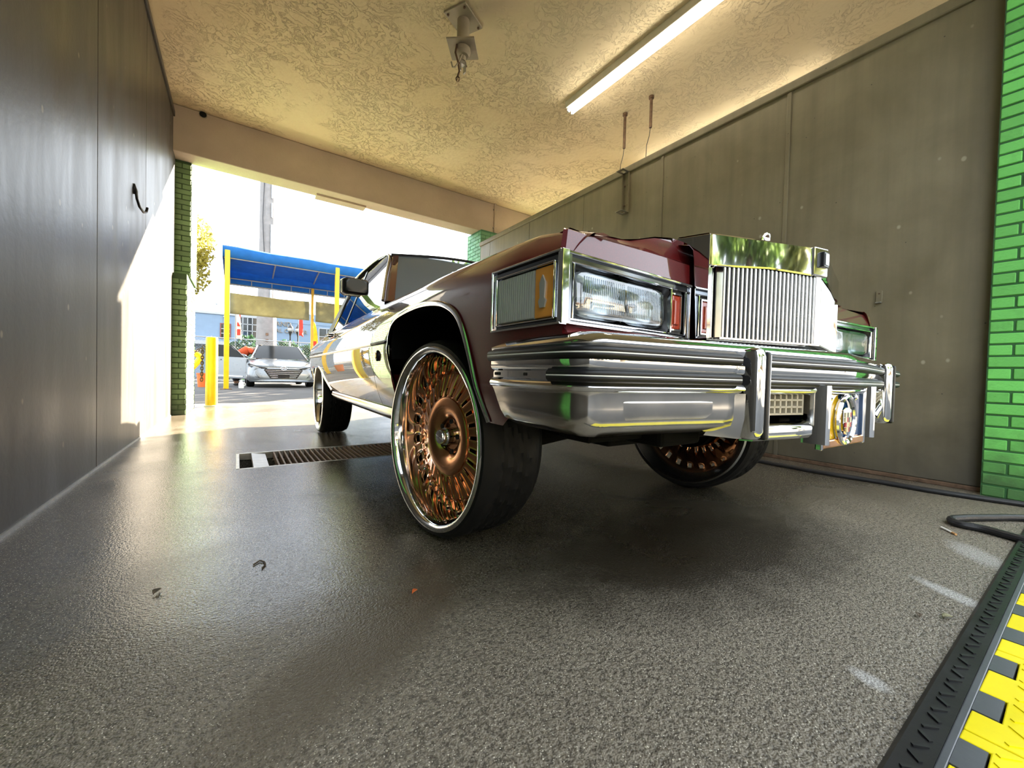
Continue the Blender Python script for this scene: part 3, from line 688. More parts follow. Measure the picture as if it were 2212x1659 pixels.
# nose behind the grille cap closing down from the hood
b = MB(); us = [-.47, -.40, -.2, 0, .2, .4, .47]
b.loft([[(u, -.70, hoodz(u, -.70)) for u in us], [(u, -.705, .98) for u in us], [(u, -.70, .72) for u in us]]); b.build('nose_panel', 'maroon_paint', car)
VF = -.775
for s in (-1, 1):
    # header: sloped red panel over the lamps, its top running back into hood and fender
    b = MB(); us = [.942, .935, .90, .80, .65, .55, .456]
    zt = lambda u: .962+.012*(1-abs((u-.7)/.24)**2) if False else .962+.010*sm((.94-u)/.4)
    rows = [[(s*u, VF+(.008 if u > .94 else 0), .906) for u in us], [(s*u*.988, VF+.006+(.008 if u > .94 else 0), zt(u)-.004) for u in us], [(s*u*.982, VF+.016+(.006 if u > .94 else 0), zt(u)+.002) for u in us]]
    b.loft(rows); us2 = [.86, .80, .72, .65, .55, .456]
    b.loft([[(s*u*.982, VF+.016, zt(u)+.002) for u in us2], [(s*u*.985, -.735, .978+.010*sm((.8-u)/.3)) for u in us2], [(s*u, -.70, max(hoodz(u, -.70)-.003, .985)) for u in us2], [(s*u, -.66, hoodz(u, -.66)-.004) for u in us2]]); b.build('header_panel', 'maroon_paint', car, smooth=30)
    # apron between bezel and bumper
    b = MB(); b.loft([[(s*.938, -.52, .752), (s*.936, -.76, .752), (s*.925, VF+.006, .752), (s*.456, VF+.006, .752), (s*.40, -.74, .752)], [(s*.945, -.52, .70), (s*.94, -.78, .70), (s*.93, -.80, .70), (s*.47, -.82, .70), (s*.40, -.82, .70)]]); b.build('lower_apron', 'maroon_paint', car, smooth=40)
    # ---- chrome lamp bezel, front
    def Fp(u, z, d=0): return (s*u, VF-d, z)
    b = MB()
    def rect(u0, u1, z0, z1, d0=-.01, d1=.008): b.b2(s*u0, s*u1, VF-d0, VF-d1, z0, z1)
    rect(.458, .945, .900, .908, d1=.012); rect(.458, .938, .883, .888, d1=.008); rect(.458, .945, .752, .758, d1=.012); rect(.475, .938, .761, .766, d1=.008); rect(.927, .946, .756, .902, d1=.010); rect(.912, .918, .764, .886, d1=.008)
    rect(.551, .558, .766, .886, d1=.010); rect(.458, .464, .757, .902, d1=.008); rect(.480, .485, .766, .886, d1=.008)
    bz = b.build('lamp_bezel', 'chrome', car, smooth=0, bevel=.003)
    b = MB(); b.b2(s*.458, s*.938, VF-.003, VF+.004, .887, .9005); b.b2(s*.458, s*.938, VF-.003, VF+.004, .757, .7625); b.b2(s*.916, s*.930, VF-.003, VF+.004, .76, .89); b.b2(s*.458, s*.482, VF-.003, VF+.004, .76, .89); b.build('bezel_inlay', 'dark_chrome', bz, smooth=0)
    # black recess and double lamp
    hl = MB(); n = 32
    def rr_(cu, cz, hu, hz, k, m=32):
        out = []
        for i in range(m):
            a = 2*math.pi*i/m; c_, s_ = math.cos(a), math.sin(a); q = (abs(c_)**k+abs(s_)**k)**(-1/k); out.append((cu+hu*q*c_, cz+hz*q*s_))
        return out
    ro = rr_(.735, .826, .181, .062, 14); ri = rr_(.735, .826, .170, .054, 7)
    hl.loft([[Fp(u, z, .004) for u, z in ro], [Fp(u, z, -.004) for u, z in rr_(.735, .826, .175, .058, 8)], [Fp(u, z, -.012) for u, z in ri], [Fp(u, z, -.050) for u, z in ri]], True)
    hp = hl.build('headlamp', 'black_rubber', car, smooth=40)
    # two reflector bowls
    for cu in (.818, .652):
        b = MB(); rws = []
        for k, (sc, d) in enumerate(((1, -.012), (.97, -.03), (.8, -.052), (.5, -.066), (.12, -.07))):
            rws.append([Fp(u, z, d) for u, z in rr_(cu, .826, .082*sc, .0525*sc, 6 if k < 2 else 3)])
        b.loft(rws, True, False); b.add(rws[-1], [tuple(range(32))]); b.build('reflector', 'reflector', hp, smooth=60)
        b = MB(); b.tube([Fp(cu, .826, -.068), Fp(cu, .826, -.042)], .012, 10); b.build('bulb', 'grey_lens', hp)
    # ribbed lens
    b = MB(); rws = []; li = rr_(.735, .826, .166, .0505, 8, 48)
    rws = [[Fp(u, z, -.010) for u, z in li], [Fp(.735+(u-.735)*.985, .826+(z-.826)*.97, -.002) for u, z in li], [Fp(.735+(u-.735)*.90, .826+(z-.826)*.8, .002) for u, z in li]]
    b.loft(rws, True); b.add(rws[-1], [tuple(range(48))]); b.build('lens', 'lens_glass', hp, smooth=40)
    b = MB()
    for i in range(44):
        u = .585+i*.0068
        if abs(u-.735) < .006: continue
        b.tube([Fp(u, .79, .0015), Fp(u, .864, .0015)], .0016, 5)
    b.build('lens_flutes', 'lens_glass', hp)
    b = MB(); b.b2(s*.732, s*.738, VF+.012, VF+.02, .776, .876); b.build('divider', 'grey_lens', hp, smooth=0)
    # inner marker lamp
    b = MB(); b.b2(s*.492, s*.551, VF+.002, VF+.035, .767, .885); b.build('marker_housing', 'black_plastic', car, smooth=0)
    b = MB(); b.b2(s*.500, s*.545, VF-.002, VF+.01, .778, .872); mk = b.build('marker_lamp', 'orange_lens', car, smooth=0, bevel=.004)
    b = MB(); b.b2(s*.511, s*.535, VF-.006, VF, .79, .858); b.build('lens_boss', 'orange_lens', mk, smooth=0, bevel=.003)
    b = MB(); b.b2(s*.497, s*.548, VF-.004, VF+.004, .774, .778); b.b2(s*.497, s*.548, VF-.004, VF+.004, .872, .876); b.b2(s*.497, s*.500, VF-.004, VF+.004, .774, .876); b.b2(s*.545, s*.548, VF-.004, VF+.004, .774, .876); b.build('lens_ring', 'chrome', mk, smooth=0)
    # ---- cornering lamp on the fender side
    U_ = lambda v: side(v, .82)
    def Sp(v, z, d): return (s*(.944+(v+.785)*.045+d), v, z)
    def sbox(v0, v1, z0, z1, d0, d1): 
        pts = [Sp(v0, z0, d0), Sp(v1, z0, d0), Sp(v1, z0, d1), Sp(v0, z0, d1), Sp(v0, z1, d0), Sp(v1, z1, d0), Sp(v1, z1, d1), Sp(v0, z1, d1)]
        return pts, [(0,3,2,1),(4,5,6,7),(0,1,5,4),(1,2,6,5),(2,3,7,6),(3,0,4,7)]
    b = MB()
    for a in ((-.785, -.519, .901, .908), (-.785, -.519, .750, .755), (-.525, -.519, .752, .905)): b.add(*sbox(*a, -.01, .012))
    b.add(*sbox(-.790, -.774, .752, .908, -.01, .010))
    b.add(*sbox(-.768, -.542, .882, .887, -.01, .013)); b.add(*sbox(-.768, -.542, .762, .766, -.01, .013)); b.add(*sbox(-.546, -.541, .764, .886, -.01, .013)); b.add(*sbox(-.769, -.764, .764, .886, -.01, .013))
    sb = b.build('cornering_bezel', 'chrome', car, smooth=0, bevel=.0025)
    b = MB(); b.add(*sbox(-.785, -.519, .755, .90, -.02, .004)); b.build('bezel_plate', 'dark_chrome', sb, smooth=0)
    b = MB(); b.add(*sbox(-.698, -.548, .768, .880, -.01, .009)); cl = b.build('cornering_lamp', 'grey_lens', car, smooth=0, bevel=.003)
    rb = MB()
    for i in range(17):
        v = -.694+i*.0088; rb.tube([Sp(v, .771, .010), Sp(v, .877, .010)], .0022, 5)
    rb.build('lens_ribs', 'grey_lens', cl)
    b = MB(); b.add(*sbox(-.762, -.699, .768, .880, -.01, .010)); am = b.build('turn_signal', 'amber_lens', car, smooth=0, bevel=.003)
    b = MB(); pts = [(-.737, .79), (-.722, .79), (-.717, .805), (-.722, .812), (-.720, .845), (-.7295, .862), (-.739, .845), (-.737, .812), (-.742, .805)]
    b.prism(pts, lambda a, c, t: Sp(a, c, t), .010, .014); b.build('crest', 'grey_lens', am, smooth=0)

# the lamp faces run slightly back towards the grille
seen_ = set()
def slant(o):
    if o.type == 'MESH' and o.data.name not in seen_:
        seen_.add(o.data.name)
        for q in o.data.vertices:
            k = max(0, (.942-abs(q.co.x))/.486)*sm((-.69-q.co.y)/.06); q.co.y += .030*k; q.co.x -= math.copysign(.008*k, q.co.x)
    for c in o.children: slant(c)
for o in list(car.children):
    if o.name.split('.')[0] in ('header_panel', 'lamp_bezel', 'headlamp', 'marker_housing', 'marker_lamp'): slant(o)

# ---- front bumper
HALF = [(-.955, -.505), (-.960, -.60), (-.961, -.72), (-.958, -.79), (-.948, -.835), (-.920, -.866), (-.87, -.880), (-.70, -.902), (-.52, -.928), (-.30, -.958), (-.12, -.983), (-.03, -.994)]
PATH = HALF+[(-u, v) for u, v in reversed(HALF)]
def sweep(path, prof):
    rows = []; n = len(path)
    for i, p in enumerate(path):
        a = Vector(path[max(i-1, 0)]); c = Vector(path[min(i+1, n-1)])
        d1 = (Vector(p)-a) if i else (c-Vector(p)); d2 = (c-Vector(p)) if i < n-1 else d1
        d1 = d1.normalized(); d2 = d2.normalized(); t_ = (d1+d2).normalized(); nx, ny = t_.y, -t_.x
        k = 1/max(.5, Vector((d1.y, -d1.x)).dot(Vector((nx, ny))))
        rows.append([(p[0]+nx*o_*k, p[1]+ny*o_*k, z) for o_, z in prof])
    return rows
def fine_path(path, k=5):
    return [(p.x, p.y) for p in smooth_path([(a, c, 0) for a, c in path], k)]
FP = fine_path(PATH)
PT_ = [(-.10, .728), (-.05, .733), (-.024, .733), (-.008, .725), (0, .711), (-.003, .700), (-.008, .696), (-.008, .684), (-.004, .679), (0, .676), (0, .660), (-.004, .655), (-.008, .652), (-.008, .634), (0, .628), (.004, .620), (0, .613), (-.012, .607), (-.05, .604)]
b = MB(); b.loft(sweep(FP, PT_)); bf = b.build('front_bumper', 'chrome', car, smooth=40)
# lower valance outboard of the guards
def clip(path, f): return [p for p in path if f(p)]
for s in (-1, 1):
    seg = [p for p in FP if p[0]*s > .50]
    seg = [(p[0], p[1]) for p in seg]
    if s > 0: pass
    rows = []
    base_rows = sweep(seg, [(-.004, .612), (-.007, .602), (-.007, .576), (-.008, .550), (-.014, .532), (-.040, .516), (-.16, .511)])
    for p, r in zip(seg, base_rows):
        # rear edge of the wrap slants forward towards the bottom
        k = sm((p[1]+.62)/.12); rows.append([(q[0], q[1]-k*.075*(1-i_)*0-k*.07*max(0, (.61-q[2])/.1), q[2]) for i_, q in enumerate(r)])
    b = MB(); b.loft(rows); b.build('bumper_valance', 'worn_chrome' if s < 0 else 'chrome', car, smooth=50)
    # raised pressing on the front of the valance
    b = MB(); sg2 = [p for p in FP if .57 < p[0]*s < .885]
    pr2 = []
    for p, r0, r1 in zip(sg2, sweep(sg2, [(-.022, .597), (-.022, .590), (-.022, .570), (-.026, .552), (-.032, .542)]), sweep(sg2, [(-.013, .595), (-.001, .589), (-.002, .570), (-.006, .553), (-.024, .545)])):
        k = sm(min(abs(p[0])-.57, .885-abs(p[0]))/.035); pr2.append([tuple(Vector(a).lerp(Vector(c), k)) for a, c in zip(r0, r1)])
    b.loft(pr2, False); b.build('valance_pressing', 'worn_chrome', car, smooth=40)
# rub strips with a white line
def strip(path, z, hh, name='rub_strip'):
    b = MB(); rw = sweep(path, [(-.012, z-hh), (.006, z-hh), (.012, z-hh*.55), (.0125, z-.15*hh), (.0105, z), (.0125, z+.15*hh), (.012, z+hh*.55), (.006, z+hh), (-.012, z+hh)])
    b.loft(rw, False); b.add(rw[0], [tuple(range(len(rw[0])))]); b.add(rw[-1], [tuple(range(len(rw[-1])))])
    o = b.build(name, 'black_rubber', car, smooth=50)
    b = MB(); b.loft(sweep(path, [(.0095, z-.0013), (.0122, z-.0013), (.0122, z+.0013), (.0095, z+.0013)]), True); b.build('white_line', 'white_line', o, smooth=0)
G = .47
Lside = [p for p in FP if p[0] < -G-.045]; Rside = [p for p in FP if p[0] > G+.045]; Cen = [p for p in FP if abs(p[0]) < G-.03]
strip(Lside, .690, .0135); strip([p for p in Lside if p[1] < -.755 or p[0] > -.94], .643, .0135)
strip(Rside, .690, .0135); strip(Rside, .643, .0135)
strip(Cen, .690, .0135); strip(Cen, .643, .0135)
for v in (-.530, -.664):
    b = MB(); b.b2(-.9545, -.945, v-.008, v+.008, .6395, .6475); b.build('bolt_slot', 'dark_hole', bf, smooth=0, bevel=.002)
# over-riders
for s in (-1, 1):
    vg = -.935
    b = MB(); pts = [(-.055, .505), (-.055, .60), (-.055, .705), (-.045, .718), (-.012, .722), (0, .715), (.004, .70), (.004, .52), (0, .507), (-.012, .500), (-.04, .498)]
    rows = []
    for u, ins in ((-.026, .014), (-.022, .004), (-.014, 0), (-.002, 0), (.006, .002)):
        rows.append([(s*G+u*(-s)*-1 if False else s*G+u, vg-.028-a+ins-.0, z-(ins*.4 if z > .6 else -ins*.4)) for a, z in pts])
    b.loft(rows, True, True); gd = b.build('bumper_guard', 'chrome', car, smooth=45)
    b = MB(); b.b2(s*G+.003, s*G+.022, vg-.035, vg+.03, .500, .712); b.build('guard_rubber', 'black_rubber', gd, smooth=0, bevel=.006)
    b = MB(); b.b2(s*G+.022, s*G+.036, vg-.029, vg+.03, .502, .708); b.build('guard_edge', 'satin_chrome', gd, smooth=0, bevel=.004)
    # flared foot of the guard
    b = MB(); ft = s*.055
    b.loft([[(s*.475+ft, -.90, .61), (s*.475+ft*.4, -.935, .61), (s*.475, -.95, .61)], [(s*.475+ft*1.3, -.89, .55), (s*.475+ft*.5, -.93, .55), (s*.475, -.95, .55)], [(s*.475+ft*1.5, -.87, .505), (s*.475+ft*.5, -.92, .500), (s*.475, -.94, .500)], [(s*.475+ft*1.5, -.80, .50), (s*.475, -.82, .496), (s*.44, -.82, .496)]])
    b.build('guard_foot', 'worn_chrome', gd, smooth=50)
# centre below the strips: recessed panel, egg crate, lower bar
b = MB(); b.loft([[(u, -.90-.10*(1-abs(u)/.47)+.04, .612) for u in (-.46, -.2, 0, .2, .46)], [(u, -.885-.08*(1-abs(u)/.47)+.05, .58) for u in (-.46, -.2, 0, .2, .46)], [(u, -.885-.08*(1-abs(u)/.47)+.05, .50) for u in (-.46, -.2, 0, .2, .46)], [(u, -.80, .49) for u in (-.46, -.2, 0, .2, .46)]]); b.build('centre_panel', 'worn_chrome', car, smooth=30)
for s in (-1, 1):
    b = MB(); rows = []
    for u, v in ((.44, -.915), (.30, -.935), (.17, -.952), (.145, -.945), (.135, -.92)):
        rows.append([(s*u, v+.02, .488), (s*u, v-.012, .490), (s*u, v-.020, .500), (s*u, v-.020, .520), (s*u, v-.012, .530), (s*u, v+.02, .532)])
    b.loft(rows, True, True); b.build('lower_bar', 'chrome', car, smooth=50)
    eg = MB(); u0, u1, z0, z1 = .235, .41, .556, .612
    pt = lambda u, z, d: (s*u, -.915-.05*((.41-u)/.18)*.7-d, z)
    for k in range(9): 
        u = u0+(u1-u0)*k/8; eg.add(*(lambda q: ([pt(u-.003, z0, -.03), pt(u+.003, z0, -.03), pt(u+.003, z0, .006), pt(u-.003, z0, .006), pt(u-.003, z1, -.03), pt(u+.003, z1, -.03), pt(u+.003, z1, .006), pt(u-.003, z1, .006)], [(0,3,2,1),(4,5,6,7),(0,1,5,4),(1,2,6,5),(2,3,7,6),(3,0,4,7)]))(0))
    for k in range(4):
        z = z0+(z1-z0)*k/3; eg.add([pt(u0-.003, z-.0025, -.03), pt(u1+.003, z-.0025, -.03), pt(u1+.003, z-.0025, .006), pt(u0-.003, z-.0025, .006), pt(u0-.003, z+.0025, -.03), pt(u1+.003, z+.0025, -.03), pt(u1+.003, z+.0025, .006), pt(u0-.003, z+.0025, .006)], [(0,3,2,1),(4,5,6,7),(0,1,5,4),(1,2,6,5),(2,3,7,6),(3,0,4,7)])
    e_ = eg.build('egg_crate_insert', 'grey_metal_paint', car, smooth=0)
    b = MB(); b.add([pt(u0, z0, -.022), pt(u1, z0, -.022), pt(u1, z1, -.022), pt(u0, z1, -.022)], [(0, 1, 2, 3)]); b.build('crate_back', 'black_plastic', e_, smooth=0)

# ---- licence plate between two small uprights
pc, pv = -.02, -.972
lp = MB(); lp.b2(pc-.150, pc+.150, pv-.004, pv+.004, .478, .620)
lp = lp.build('licence_plate', 'plate_reflect_blue', car, smooth=0, bevel=.002)
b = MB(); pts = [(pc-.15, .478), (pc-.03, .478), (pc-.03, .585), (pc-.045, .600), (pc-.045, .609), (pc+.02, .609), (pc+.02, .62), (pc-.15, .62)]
b.prism(pts, lambda a, c, t: (a, t, c), pv-.0055, pv-.004); b.build('plate_reflection', 'plate_reflect_yellow', lp, smooth=0)  # stepped yellow area: mat reflection drawn as flat colour on the plate
b = MB()
for a in ((pc-.165, pc+.165, .612, .628), (pc-.165, pc-.150, .455, .628), (pc+.146, pc+.165, .455, .628)): b.b2(a[0], a[1], pv-.012, pv+.004, a[2], a[3])
b.build('plate_frame', 'chrome', lp, smooth=0, bevel=.003)
b = MB(); b.b2(pc-.160, pc+.160, pv-.012, pv+.004, .458, .482); b.build('frame_base', 'copper', lp, smooth=0, bevel=.004)
for u in (pc-.10, pc+.085):
    b = MB(); b.lathe([(.009, 0), (.009, .004), (.004, .008)], 12, lambda a, c, h, u=u: (u+a, pv-.005-h, .600+c), True); b.build('plate_screw', 'chrome', lp)
ring = []
for i in range(40):
    a = 2*math.pi*i/40; ring.append((pc-.005+.062*math.cos(a), pv-.014, .535+.068*math.sin(a)))
b = MB(); b.tube(ring, .0075, 8, True); b.build('emblem_wreath', 'chrome', lp)
cw = [(-.030, .030), (-.012, .036), (.012, .036), (.030, .030), (.029, -.01), (.018, -.032), (0, -.044), (-.018, -.032), (-.029, -.01)]
b = MB(); b.prism([(pc-.005+x, .535+z) for x, z in cw], lambda a, c, t: (a, t, c), pv-.018, pv-.008); cr_ = b.build('emblem_crest', 'chrome', lp, smooth=0, bevel=.002)
grid = ['cbcr', 'crbc', 'rcgr', 'gcrb']
mm = {'c': 'crest_cream', 'b': 'crest_black', 'r': 'crest_red', 'g': 'crest_gold'}
for i, row in enumerate(grid):
    for j, ch in enumerate(row):
        w_ = .0115 if i < 3 else .009
        b = MB(); b.b2(pc-.005+(j-2)*w_+.0006, pc-.005+(j-1)*w_-.0006, pv-.0205, pv-.018, .535+.022-i*.0145-.0135, .535+.022-i*.0145); b.build('crest_field', mm[ch], cr_, smooth=0)
for u in (pc-.172, pc+.176):
    b = MB(); rows = [[(u+x, pv-.03+y_, z) for x, y_ in ((-.012, .06), (-.012, .01), (-.006, 0), (.006, 0), (.012, .01), (.012, .06))] for z in (.474, .482, .622, .634)]
    b.loft(rows, True, True); b.build('plate_upright', 'chrome', car, smooth=45)

# ---- stand-up grille: a prow with a flat polished header
RX, RY, EX, EY = 0.0, -.905, .443, -.802
def gp(s, k, d=0):
    """k 0 at the ridge, 1 at the outer end; d set back from the face"""
    n = Vector((EY-RY, EX)).normalized()   # (nx, nv) pointing back
    return (s*(RX+(EX-RX)*k)+0*d, RY+(EY-RY)*k+d)
b = MB(); 
def zt_(k): return 1.064-.018*k
cap_pts = []
rows = []
ks = [(-1, 1.0), (-1, .985), (-1, .5), (-1, .045), (1, .045), (1, .5), (1, .985), (1, 1.0)]
lo_ = lambda k: .972 if k < .9 else .955
rows = [[(*gp(s, k, .004), lo_(k)) for s, k in ks], [(*gp(s, k, 0 if k < .99 else .003), lo_(k)+.004) for s, k in ks], [(*gp(s, k, 0 if k < .99 else .003), zt_(k)-.006) for s, k in ks], [(*gp(s, k, .007), zt_(k)) for s, k in ks], [(u, -.70 if abs(u) < .44 else -.702, 1.058) for u in (-.443, -.437, -.22, -.02, .02, .22, .437, .443)], [(u, -.692, 1.048) for u in (-.443, -.437, -.22, -.02, .02, .22, .437, .443)], [(u, -.70, 1.036) for u in (-.443, -.437, -.22, -.02, .02, .22, .437, .443)]]
b.loft(rows)
gc = b.build('grille_header', 'chrome', car, smooth=30)
for s in (-1, 1):
    # side cheeks
    pts = [(EY+.003, .757), (EY+.003, zt_(1)-.003), (-.70, 1.056), (-.692, 1.047), (-.699, 1.036), (-.735, 1.026), (-.748, 1.01), (-.752, .98), (-.764, .757)]
    b = MB(); b.prism(pts, lambda a, c, t: (t, a, c), s*.443, s*.436); b.build('grille_cheek', 'chrome', car, smooth=0, bevel=.002)
    # side post: outer lip and splayed reveal down to the bars
    b = MB()
    b.loft([[(*gp(s, 1.0, .004), z), (*gp(s, .985, 0), z), (*gp(s, .965, .004), z), (*gp(s, .89, .028), z)] for z in (.757, .85, .95)]); 
    b.add([(*gp(s, .985, 0), .95), (*gp(s, .965, .004), .95), (*gp(s, .89, .028), .972), (*gp(s, .89, .004), .972)], [(0, 1, 2, 3)])
    b.build('grille_post', 'chrome', car, smooth=50)
    # backing and bars
    b = MB(); b.loft([[(*gp(s, .9, .045), z), (*gp(s, 0, .045), z)] for z in (.757, .98)]); b.build('grille_backing', 'black_plastic', car, smooth=0)
    NB = 23
    me = MB().b2(-.0058, .0058, -.006, .022, .760, .972).mesh('grille_bar', 'satin_chrome', 0)
    for i in range(NB):
        k = .03+(.88-.03)*(i+.5)/NB; u, v = gp(s, k, .012); o = inst('grille_bar', me, car, (u, v, 0))
        bv = o.modifiers.new('bevel', 'BEVEL'); bv.width = .003; bv.segments = 2
    b = MB(); b.loft([[(*gp(s, .9, .002), .757), (*gp(s, 0, .002), .757)], [(*gp(s, .9, .002), .762), (*gp(s, 0, .002), .762)], [(*gp(s, .9, .04), .762), (*gp(s, 0, .04), .762)], [(*gp(s, .9, .04), .755), (*gp(s, 0, .04), .755)]], True); b.build('grille_sill', 'satin_chrome', car, smooth=0)
    b = MB(); b.loft([[(*gp(s, 1, .03), .755), (*gp(s, 0, .03), .755)], [(*gp(s, 1, .02), .715), (*gp(s, 0, .0), .715)]]); b.build('grille_shadow_panel', 'black_plastic', car, smooth=0)
# ridge blade with its badge
b = MB(); b.add([(-.020, RY+.010, .760), (0, RY+.004, .760), (.020, RY+.010, .760), (.020, RY+.04, .760), (-.020, RY+.04, .760), (-.020, RY+.010, .972), (0, RY+.004, .972), (.020, RY+.010, .972), (.020, RY+.04, .972), (-.020, RY+.04, .972)], [(0, 1, 6, 5), (1, 2, 7, 6), (2, 3, 8, 7), (3, 4, 9, 8), (4, 0, 5, 9)]); b.build('ridge_post', 'satin_chrome', car, smooth=0)
b = MB(); b.add([(-.050, RY+.006, .972), (.020, RY-.006, .972), (.020, RY-.006, 1.060), (-.050, RY+.006, 1.060), (-.046, RY+.04, .972), (.026, RY+.03, .972), (.026, RY+.03, 1.060), (-.046, RY+.04, 1.060)], [(0, 1, 2, 3), (0, 4, 5, 1), (1, 5, 6, 2), (2, 6, 7, 3), (3, 7, 4, 0)]); rbld = b.build('ridge_blade', 'chrome', car, smooth=0, bevel=.004)
b = MB(); b.b2(-.022, .014, RY-.010, RY+.002, 1.000, 1.046); b.build('ridge_badge', 'black_plastic', rbld, smooth=0, bevel=.002)
b = MB(); b.b2(-.016, .008, RY-.012, RY-.009, 1.006, 1.040); b.build('badge_inlay', 'satin_chrome', rbld, smooth=0)
# hood ornament
b = MB(); b.lathe([(.02, 1.045), (.018, 1.066), (.006, 1.074), (.005, 1.10)], 14, lambda a, c, h: (a, -.735+c, h), True); oo = b.build('hood_ornament', 'chrome', car)
b = MB(); ring = [(.022*math.cos(2*math.pi*i/24), -.735+.004*math.cos(4*math.pi*i/24), 1.127+.026*math.sin(2*math.pi*i/24)) for i in range(24)]
b.tube(ring, .005, 7, True); b.build('ornament_wreath', 'chrome', oo)
b = MB(); b.prism([(-.012, 1.14), (.012, 1.14), (.010, 1.12), (0, 1.108), (-.010, 1.12)], lambda a, c, t: (a, -.735+t, c), -.003, .003); b.build('ornament_crest', 'chrome', oo, smooth=0)

# ---- cabin
WB = [(.84, .93, 1.055), (.62, 1.60, 1.525)]   # A-pillar foot and head
def lerpv(a, c, t): return tuple(x+(y-x)*t for x, y in zip(a, c))
b = MB(); rows = []
for i in range(6):
    t_ = i/5; a = lerpv(WB[0], WB[1], t_)
    rows.append([(a[0]*q*.95, a[1]-.10*(1-q*q), a[2]+.012*(1-q*q)) for q in (-1, -.8, -.5, 0, .5, .8, 1)])
b.loft(rows); b.build('windshield', 'windshield_glass', car, smooth=60)
b = MB(); rows = []                                                # cowl
b.loft([[(u, .915, hoodz(u, .915)-.004) for u in (-.80, -.5, 0, .5, .80)], [(u, .94, 1.03) for u in (-.80, -.5, 0, .5, .80)], [(u*1.0, .93-.10*(1-(u/.8)**2)+.06, 1.045) for u in (-.80, -.5, 0, .5, .80)]]); b.build('cowl', 'black_plastic', car)
for s in (-1, 1):
    b = MB()
    b.loft([[(s*(p[0]-.035), p[1]-.02, p[2]), (s*(p[0]+.0), p[1]-.005, p[2]), (s*(p[0]+.012), p[1]+.05, p[2]), (s*(p[0]-.03), p[1]+.05, p[2])] for p in (WB[0], lerpv(WB[0], WB[1], .5), WB[1])], True, True)
    b.build('windshield_pillar', 'maroon_paint', car, smooth=40)
    b = MB(); b.tube(smooth_path([(s*.86, .96, 1.06), (s*.75, 1.30, 1.295), (s*.655, 1.58, 1.50), (s*.648, 1.75, 1.548), (s*.655, 2.0, 1.56), (s*.66, 2.5, 1.56), (s*.67, 2.95, 1.53)], 6), .008, 8); b.build('drip_rail', 'satin_chrome', car)
    # belt sill
    b = MB(); b.loft([[(s*.81, v, zz(v, 1.010)), (s*.83, v, zz(v, 1.022)), (s*.855, v, zz(v, 1.018)), (s*.865, v, zz(v, 1.008))] for v in (.93, 1.5, 2.2, 3.0)], False); b.build('belt_trim', 'satin_chrome', car, smooth=60)
    # side glass: door window and rear quarter window
    def gl(v, k): return (s*(.835-.19*k), v, 1.015+.525*k)
    b = MB(); b.loft([[gl(1.02, 0), gl(1.28, .40), gl(1.63, .96)], [gl(1.6, 0), gl(1.7, .5), gl(1.8, .98)], [gl(2.25, 0), gl(2.25, .5), gl(2.25, .98)]]); b.build('door_glass', 'side_glass', car, smooth=60)
    b = MB(); b.loft([[gl(2.32, 0), gl(2.32, .5), gl(2.32, .97)], [gl(2.95, 0), gl(2.85, .5), gl(2.72, .93)]]); b.build('quarter_glass', 'tinted_glass', car, smooth=60)
    b = MB(); b.loft([[(s*.84, v0, 1.01), (s*.84, v0+.06, 1.01), (s*.815, v0+.06, 1.01)] if z == 0 else [(s*.65, v1, 1.54), (s*.65, v1+.06, 1.54), (s*.62, v1+.06, 1.54)] for v0, v1, z in ((2.26, 2.26, 0), (2.26, 2.26, 1))], True, True); b.build('window_post', 'black_plastic', car, smooth=0)
    # sail panel of the vinyl roof
    b = MB(); b.loft([[(s*.845, 2.95, 1.0), (s*.66, 2.72, 1.545)], [(s*.845, 3.35, .995), (s*.65, 2.98, 1.525)], [(s*.80, 3.62, .985), (s*.60, 3.10, 1.50)]]); b.build('sail_panel', 'vinyl_roof', car, smooth=40)
    # mirror
    b = MB(); rows = []
    for dv, k in ((0, .90), (.012, 1.0), (.05, 1.0), (.075, .93), (.088, .75)):
        rows.append([(s*u, 1.00-dv, z) for u, z in rr_(1.015, 1.115, .072*k, .046*k, 7, 28)])
    b.loft(rows, True, True); mr = b.build('door_mirror', 'black_plastic', car, smooth=45)
    b = MB(); b.loft([[(s*u, 1.0015-.0, z) for u, z in rr_(1.015, 1.115, .073, .047, 7, 28)], [(s*u, .985, z) for u, z in rr_(1.015, 1.115, .0755, .0495, 7, 28)], [(s*u, .985, z) for u, z in rr_(1.015, 1.115, .072, .046, 7, 28)]], True); b.build('mirror_rim', 'chrome', mr)
    b = MB(); b.loft([[(s*(.97+dx), .97+dy, 1.075) for dx, dy in ((-.02, -.03), (.02, -.03), (.02, .03), (-.02, .03))], [(s*(.93+dx), .98+dy, 1.03) for dx, dy in ((-.02, -.04), (.02, -.04), (.02, .04), (-.02, .04))], [(s*(.875+dx), 1.0+dy, zz(1, .995)) for dx, dy in ((-.03, -.06), (.03, -.06), (.03, .06), (-.03, .06))]], True, True); b.build('mirror_foot', 'chrome', mr, smooth=50)
